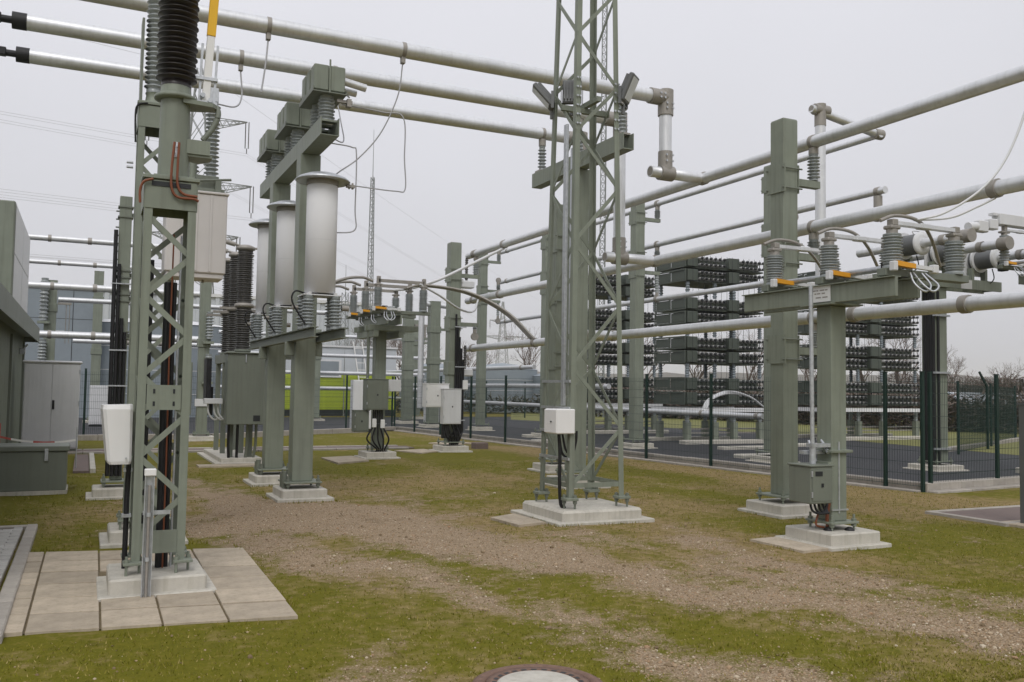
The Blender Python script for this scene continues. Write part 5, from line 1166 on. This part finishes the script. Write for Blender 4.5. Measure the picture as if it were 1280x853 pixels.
obj('body', MB().box(-2.2, 1.25, 0, 4, 0, 5.95, .02), 'blueg', bx); obj('roof', MB().box(-2.3, 1.32, -.08, 4, 5.95, 6.05), 'blueg', bx)
sgn = obj('sign', MB().box(-.55, .0, -.03, -.001, 3.75, 4.0), 'sign', bx); obj('lettering', MB().box(-.45, -.3, -.034, -.031, 3.83, 3.92).box(-.25, -.1, -.034, -.031, 3.83, 3.92), 'bgdark', sgn)
obj('vent', MB().box(-.7, -.45, -.05, -.001, 5.35, 5.6).box(-1.6, -1.2, -.05, -.001, 2.0, 2.2), 'bgdark', bx); obj('panel_joint', MB().box(-2.2, 1.25, -.006, -.001, 4.55, 4.57).box(.3, .33, -.006, -.001, 0, 5.9), 'bgdark', bx)
obj('insulator', MB().lathe(sheds(1.3, .08, .13, 9), (1.4, -.2, 4.3), n=12), 'porcd', bx)
wh = thing('warehouse', 'long pale corrugated warehouse far behind the left towers', 'warehouse', (-9, 92, 0))
m = MB(); x = 0
while x < 36: m.add([(x, 0, 0), (x+.35, 0, 0), (x+.45, -.15, 0), (x+.8, -.15, 0), (x+.9, 0, 0), (x, 0, 10.2), (x+.35, 0, 10.2), (x+.45, -.15, 10.2), (x+.8, -.15, 10.2), (x+.9, 0, 10.2)], [(i_, i_+1, i_+6, i_+5) for i_ in range(4)]); x += .9
obj('wall', m, 'paleclad', wh); obj('body', MB().box(0, 36, .05, 30, 0, 10.1), 'paleclad', wh); obj('roof_edge', MB().box(-.2, 36.2, -.25, 30, 10.2, 10.5), 'cab', wh)
def tank(label, x, y, r, h, mat='blueg', dome=.5):
    t = thing('storage_tank', label, 'tank', (x, y, 0), 0, 'blue-grey round tanks')
    obj('shell', MB().lathe([(r, 0), (r, h)], n=56), mat, t); obj('roof', MB().lathe([(r*1.01, h), (r*.99, h+.05), (r*.5, h+dome*.7), (.05, h+dome)], n=56), 'cab' if r > 4 else 'blueg', t)
    sm = MB()
    for i in range(1, 4): sm.cyl((0, 0, h*i/4), (0, 0, h*i/4+.03), r+.012, n=56, caps=False)
    obj('seam', sm, 'cab', t)
    return t
tank('wide blue-grey round tank behind the left lattice towers', 3.2, 50.5, 4.3, 4.55)
tank('blue-grey round tank left of the lamp mast, partly behind the cabled column', *polar(545, 66), 2.6, 3.0)
tank('blue-grey round tank directly left of the lamp mast', *polar(628, 66), 2.6, 3.05)
tank('lower blue-grey round tank half hidden by the lamp mast', *polar(708, 66), 2.7, 2.6)
for k, (px, D, h) in enumerate(((510, 41, 5.0), (542, 37.5, 5.2), (520, 47, 5.1))):
    x, y = polar(px, D)
    c = column('support_column', ['short green column left of the black-cabled column', 'green column with a pale pipe just left of the black-cabled column', 'farther short green column left of the black-cabled column'][k], x, y, .42, h, z0=.03, bands=(h-1.3, h-2.6))
    obj('bracket', MB().box(.2, .9, -.06, .06, h-1.2, h-1.1).box(.2, .9, -.06, .06, h-2.5, h-2.4), 'green', c)
    if k == 1: obj('pale_pipe', MB().cyl((-.55, 0, .8), (-.55, 0, h-.05), .12, n=14).cyl((-.55, 0, h-.1), (1.0, 0, h-.2), .1, n=14), 'alu', c)
    if k == 0: obj('bracket', MB().cyl((.8, 0, h-1.1), (.8, 0, h-.6), .05, n=8).box(.3, 1.2, -.05, .05, h-.62, h-.5), 'cast', c)
for k, (px, D, z0, h, w) in enumerate(((127, 37, 0, 1.55, .7), (178, 36, 0, 1.3, .6), (545, 40, .03, 1.9, .9), (456, 33.8, 0, 1.9, .9))):
    x, y = polar(px, D); g = thing('small_cabinet', ['pale cabinet at the foot of the blue-grey tank, left of the cable column', 'pale cabinet seen between the left towers', 'pale cabinet behind the black-cabled column', 'pale cabinet behind the middle disconnector column'][k], 'cabinet', (x, y, z0))
    obj('body', MB().box(-w/2, w/2, -.2, .2, .1, h, .01), 'cab', g); obj('plinth', MB().box(-w/2+.02, w/2-.02, -.18, .18, 0, .1), 'bgdark', g); obj('door', MB().box(-w/2+.03, w/2-.03, -.215, -.201, .13, h-.04, .003), 'cab', g)
# ------------------------------------------------------------------ antenna masts and pylons
def lattice_mast(name, label, cat, x, y, z0, z1, w0, w1, whip, n, leg=.03, mat='steel'):
    t = thing(name, label, cat, (x, y, 0)); H = z1-z0
    P = lambda i, f: Vector((math.cos(2.094*i+.4)*(w0+(w1-w0)*f), math.sin(2.094*i+.4)*(w0+(w1-w0)*f), z0+H*f))
    lg = MB()
    for i in range(3): obj('leg', MB().cyl(P(i, 0), P(i, 1), leg, n=6), mat, t)
    b = MB()
    for k in range(n):
        for i in range(3): b.cyl(P(i, k/n), P((i+1) % 3, (k+1)/n), leg*.55, n=4, caps=False); b.cyl(P(i, k/n), P((i+1) % 3, k/n), leg*.5, n=4, caps=False)
    tag(obj('bracing', b, mat, t), kind=None)
    if whip: obj('whip', MB().cyl((0, 0, z1-.2), (0, 0, z1+whip), leg*.9, leg*.4, n=6), mat, t)
    return t
x, y = polar(461, 60); lattice_mast('antenna_mast', 'slim lattice antenna mast with a whip on top, above the middle disconnector', 'mast', x, y, 0, 15.6, .33, .13, 3.2, 34)
x, y = polar(753, 55); lattice_mast('antenna_mast', 'slim lattice antenna mast rising behind the lamp mast', 'mast', x, y, 0, 27, .22, .18, 2, 60)
x, y = polar(430, 52); lattice_mast('antenna_mast', 'short lattice mast behind the lime green building, left of the middle disconnector', 'mast', x, y, 0, 7.0, .4, .2, 1.6, 14, .025)
def pylon(label, x, y, rz, H, wb, arms, r=.09):
    t = thing('pylon', label, 'pylon', (x, y, 0), rz)
    w = lambda z: wb*(1-z/H)**1.0*.5+.5
    corners = ((-1, -1), (1, -1), (1, 1), (-1, 1))
    for c in corners: obj('leg', MB().tube([(c[0]*w(z), c[1]*w(z), z) for z in (0, H*.5, H)], r*1.2, 5), 'steel', t)
    b = MB(); nz = 13
    for k in range(nz):
        a, c2 = H*k/nz, H*(k+1)/nz
        for i in range(4):
            p, q = corners[i], corners[(i+1) % 4]
            b.cyl((p[0]*w(a), p[1]*w(a), a), (q[0]*w(c2), q[1]*w(c2), c2), r*.6, n=4, caps=False); b.cyl((q[0]*w(a), q[1]*w(a), a), (p[0]*w(c2), p[1]*w(c2), c2), r*.6, n=4, caps=False)
    obj('bracing', b, 'steel', t)
    for (z, L) in arms:
        for s in (-1, 1):
            m = MB()
            tip = Vector((s*L, 0, z))
            for dy in (-1, 1):
                m.cyl((s*w(z), dy*w(z), z+.1), tip, r*.8, n=4); m.cyl((s*w(z), dy*w(z), z-2.2), tip+Vector((0, 0, -.1)), r*.8, n=4)
                for k in range(6):
                    f, g = k/6, (k+.5)/6
                    A = Vector((s*w(z), dy*w(z), z+.1)).lerp(tip, f); B = Vector((s*w(z), dy*w(z), z-2.2)).lerp(tip, g); C2 = Vector((s*w(z), dy*w(z), z+.1)).lerp(tip, (k+1)/6)
                    m.cyl(A, B, r*.45, n=4, caps=False); m.cyl(B, C2, r*.45, n=4, caps=False)
            ar = obj('crossarm', m, 'steel', t)
            obj('insulator_string', MB().cyl(tip+Vector((-.3, 0, 0)), tip+Vector((-.3, 0, -5.2)), .11, n=6).cyl(tip+Vector((.3, 0, 0)), tip+Vector((.3, 0, -5.2)), .11, n=6).cyl(tip+Vector((0, 0, -5.2)), tip+Vector((0, 0, -6.2)), .1, n=6), 'porcd', ar)
    return t
px_, py_ = polar(238, 180)
pylon('big lattice pylon behind the left towers, its two crossarms reaching out at right', px_, py_, R(-10), 62, 9, [(52.5, 9.0), (40.0, 10.2), (30, 8)], .11)
qx, qy = polar(628, 620)
pylon('faint distant pylon between the tanks and the lamp mast', qx, qy, R(-10), 62, 9, [(38, 14), (49, 9)], .2)
x, y = polar(1030, 800)
# overhead lines
def line(label, pts, r=.05, group='high-voltage lines in the sky'):
    o = obj('power_line', MB().tube(pts, r, 4, caps=False), 'wire'); return tag(o, label, 'power line', group)
def tip(z, L, s): return Vector((px_+s*L*math.cos(R(-10)), py_+s*L*math.sin(R(-10)), z-6.2))
lx0 = Vector((-300, 130, 0)); k = 0
ends = Vector((polar(800, 900)[0], polar(800, 900)[1], 0)); left = Vector((-330, 40, 0))
for (z, L) in ((52.5, 9.0), (40, 10.2), (30, 8)):
    for s in (-1, 1):
        p = tip(z, L, s)
        for dd, nm in ((0, 'upper'), (-.45, 'lower')):
            q = ends+Vector((s*L*1.2, 0, z*.62)); l = left+Vector((0, s*L, z+4))
            lb = ('%s line of the pair from the %s crossarm, %s side of the pylon' % (nm, {52.5: 'top', 40: 'middle', 30: 'bottom'}[z], 'left' if s < 0 else 'right'))
            line(lb, sag(l+Vector((0, 0, dd)), p+Vector((0, 0, dd)), 7, 16)+sag(p+Vector((0, 0, dd)), q+Vector((0, 0, dd)), 13, 24)[1:], .022)
line('single earth wire running over the pylon top', sag(left+Vector((0, 0, 66)), (px_, py_, 62), 5, 16)+sag((px_, py_, 62), ends+Vector((0, 0, 45)), 9, 24)[1:], .03)
# ------------------------------------------------------------------ trees, hedges, far land
def tree_meshes(seed, H, spread=.42, depth=6, r0=.16):
    rr = random.Random(seed); tr = MB(); tw = MB()
    def branch(p, d, L, r, lv):
        n = 3; pts = [p]; q = p.copy(); dd = d.copy()
        for i in range(n):
            dd = (dd+Vector((rr.uniform(-.16, .16), rr.uniform(-.16, .16), rr.uniform(-.02, .12)))).normalized(); q = q+dd*(L/n); pts.append(q.copy())
        B = tr if lv < 2 else tw
        B.cyl(pts[0], pts[1], r, r*.88, n=6 if lv < 2 else 3, caps=False); B.cyl(pts[1], pts[2], r*.88, r*.75, n=6 if lv < 2 else 3, caps=False); B.cyl(pts[2], pts[3], r*.75, r*.6, n=6 if lv < 2 else 3, caps=False)
        if lv >= depth: return
        for k in range(rr.choice((2, 3, 3)) if lv else 4):
            a = rr.uniform(0, 6.283); s = rr.uniform(.35, .95)*(1 if lv else .8)
            u = dd.orthogonal().normalized(); v = dd.cross(u); nd = (dd+(u*math.cos(a)+v*math.sin(a))*s+Vector((0, 0, .12))).normalized()
            branch(pts[rr.choice((2, 3, 3))], nd, L*rr.uniform(.62, .82), max(.006, r*.58), lv+1)
    branch(Vector((0, 0, 0)), Vector((0, 0, 1)), H*.27, r0, 0)
    return tr.mesh('trunk'), tw.mesh('crown')
TM = [tree_meshes(5, 9), tree_meshes(8, 9), tree_meshes(21, 9, depth=6)]
def tree(label, x, y, k, s=1.0, rz=0, group='bare winter trees in the background'):
    t = thing('bare_tree', label, 'tree', (x, y, -.05), rz, group); t.scale = (s, s, s)
    obj('trunk', TM[k][0], 'bark', t); obj('crown', TM[k][1], 'twig', t); return t
tl = [(452, 74, .95, 'bare tree above the roof of the lime green building, left of the disconnector column'), (478, 80, 1.0, 'bare tree right behind the middle disconnector column'), (505, 76, .95, 'bare tree at the right end of the lime green building'), (535, 84, .9, 'bare tree left of the black-cabled column'),
      (588, 95, .95, 'bare tree just right of the black-cabled column'), (655, 92, 1.05, 'bare tree behind the tank beside the lamp mast'), (800, 70, .95, 'bare tree behind the left capacitor rack'), (870, 66, .8, 'bare tree behind the full-view capacitor rack'),
      (935, 74, .9, 'bare tree seen under the full-view capacitor rack, right half'), (1015, 70, .85, 'bare tree between the big right column and the disconnector post'), (1080, 66, .8, 'bare tree behind the right capacitor rack, left half'), (1125, 72, .9, 'bare tree behind the right capacitor rack, right half'),
      (1188, 110, 1.0, 'lone bare tree rising above the hedge right of the black-cabled platform column'), (1222, 96, .55, 'low bare tree in the hedge line near the right fence post'), (1262, 84, .6, 'low rounded bare tree at the far right edge'), (1030, 78, .9, 'bare tree peeping above the hedge behind the operating rod'), (740, 80, .95, 'bare tree behind the lamp mast')]
for k, (px, D, s, lb_) in enumerate(tl):
    x, y = polar(px, D); tree(lb_, x, y, k % 3, s, k*1.7)
def thicket(name, pts, h, dens, depth, seed, mat='twig', wl=.05, leafy=0.0):
    rr = random.Random(seed); m = MB()
    for (ax, ay), (bx, by) in zip(pts[:-1], pts[1:]):
        L = math.hypot(bx-ax, by-ay); n = int(L*dens)
        for i in range(n):
            f = rr.random(); hh = h*(.55+.45*mnoise.noise(Vector((ax*.3+f*L*.14, seed, 0)))+.35*rr.random()); x = ax+(bx-ax)*f; y = ay+(by-ay)*f+rr.uniform(-depth, depth)
            z = rr.random()**.8*hh; l = rr.uniform(.25, .8); a = rr.uniform(0, 6.283); tl_ = rr.uniform(-.3, .9); w = wl*rr.uniform(.5, 1.3)
            d = Vector((math.cos(a), math.sin(a), tl_)).normalized()*l; u = Vector((-d.y, d.x, rr.uniform(-.3, .3))).normalized()*w; c = Vector((x, y, z)); k = len(m.v)
            m.v += [tuple(c-u), tuple(c+u), tuple(c+d)]; m.f.append((k, k+1, k+2)); m.sm.append(False)
    return tag(obj(name, m, mat), kind='stuff')
thicket('hedge', [polar(690, 58), polar(860, 55), polar(1000, 50), polar(1120, 46), polar(1300, 46)], 2.3, 330, 1.2, 4, 'twig', .06)
thicket('dark_hedge', [polar(680, 60), polar(860, 57), polar(1000, 52), polar(1120, 48), polar(1300, 48)], 1.7, 330, .9, 7, 'hedge', .09)
thicket('far_wood', [polar(1150, 170), polar(1230, 160), polar(1330, 150)], 4.6, 220, 5, 9, 'twig', .12)
thicket('far_wood', [polar(1235, 140), polar(1262, 135), polar(1340, 125)], 4.0, 220, 4, 12, 'twig', .12)
thicket('far_wood', [polar(1120, 100), polar(1200, 98), polar(1340, 92)], 4.4, 420, 3, 22, 'twig', .07)
thicket('far_wood', [polar(690, 88), polar(900, 92), polar(1120, 100)], 3.4, 300, 3, 25, 'twig', .07)
thicket('shrubs', [polar(300, 62), polar(380, 62), polar(520, 60), polar(690, 62)], 1.3, 130, .8, 15, 'hedge', .08)
tag(obj('grass_strip', MB().add([(*polar(640, 48), .035), (*polar(960, 38), .035), (*polar(1320, 28), .035), (*polar(1320, 60), .035), (*polar(960, 66), .035), (*polar(640, 72), .035)], [(5, 4, 3, 2, 1, 0)]), 'field'), kind='structure')
gh = thing('glasshouse', 'long low grey glasshouse roof beyond the hedge at the far right', 'glasshouse', (*polar(1205, 92), 0), R(-25))
obj('wall', MB().box(0, 30, 0, 6, 0, .9), 'blueg', gh); obj('roof', MB().add([(-.1, -.1, .9), (30, -.1, .9), (30, 3, 2.0), (-.1, 3, 2.0), (30, 6, .9), (-.1, 6, .9)], [(0, 1, 2, 3), (3, 2, 4, 5)]), 'paleclad', gh)
for k in range(20): obj('glazing_bar', MB().bar((k*1.5, -.11, .92), (k*1.5, 2.95, 2.03), .06, .06), 'blueg', gh)
# distant ridge
hm = MB(); n = 60
for i in range(n+1):
    a = R(20)+R(75)*i/n; D = 700; h = 12+16*(.5+.5*mnoise.noise(Vector((i*.16, 3, 1))))*(.55+.45*math.sin(max(0, min(1, (i-22)/30))*math.pi*.5)) + 2.5*mnoise.noise(Vector((i*1.1, 7, 1)))
    hm.v += [(D*math.sin(a), D*math.cos(a), -2), (D*1.05*math.sin(a), D*1.05*math.cos(a), h), (D*1.3*math.sin(a), D*1.3*math.cos(a), -2)]
for i in range(n):
    hm.f += [(3*i, 3*i+1, 3*i+4, 3*i+3), (3*i+1, 3*i+2, 3*i+5, 3*i+4)]; hm.sm += [True, True]
tag(obj('hills', hm, 'hill'), kind='structure')
# ------------------------------------------------------------------ misty air over the whole site
hz = obj('haze', MB().box(-4200, 4200, -4200, 4200, -3.2, 76), None); tag(hz, kind='stuff')
hmz = bpy.data.materials.new('misty_air'); hmz.use_nodes = True
t_ = hmz.node_tree; t_.nodes.clear(); vo_ = t_.nodes.new('ShaderNodeVolumePrincipled'); oo_ = t_.nodes.new('ShaderNodeOutputMaterial')
vo_.inputs['Color'].default_value = (.98, .985, 1, 1); vo_.inputs['Density'].default_value = .00045; vo_.inputs['Anisotropy'].default_value = .3
t_.links.new(vo_.outputs[0], oo_.inputs['Volume']); hz.data.materials.append(hmz)
SC.cycles.volume_bounces = 3
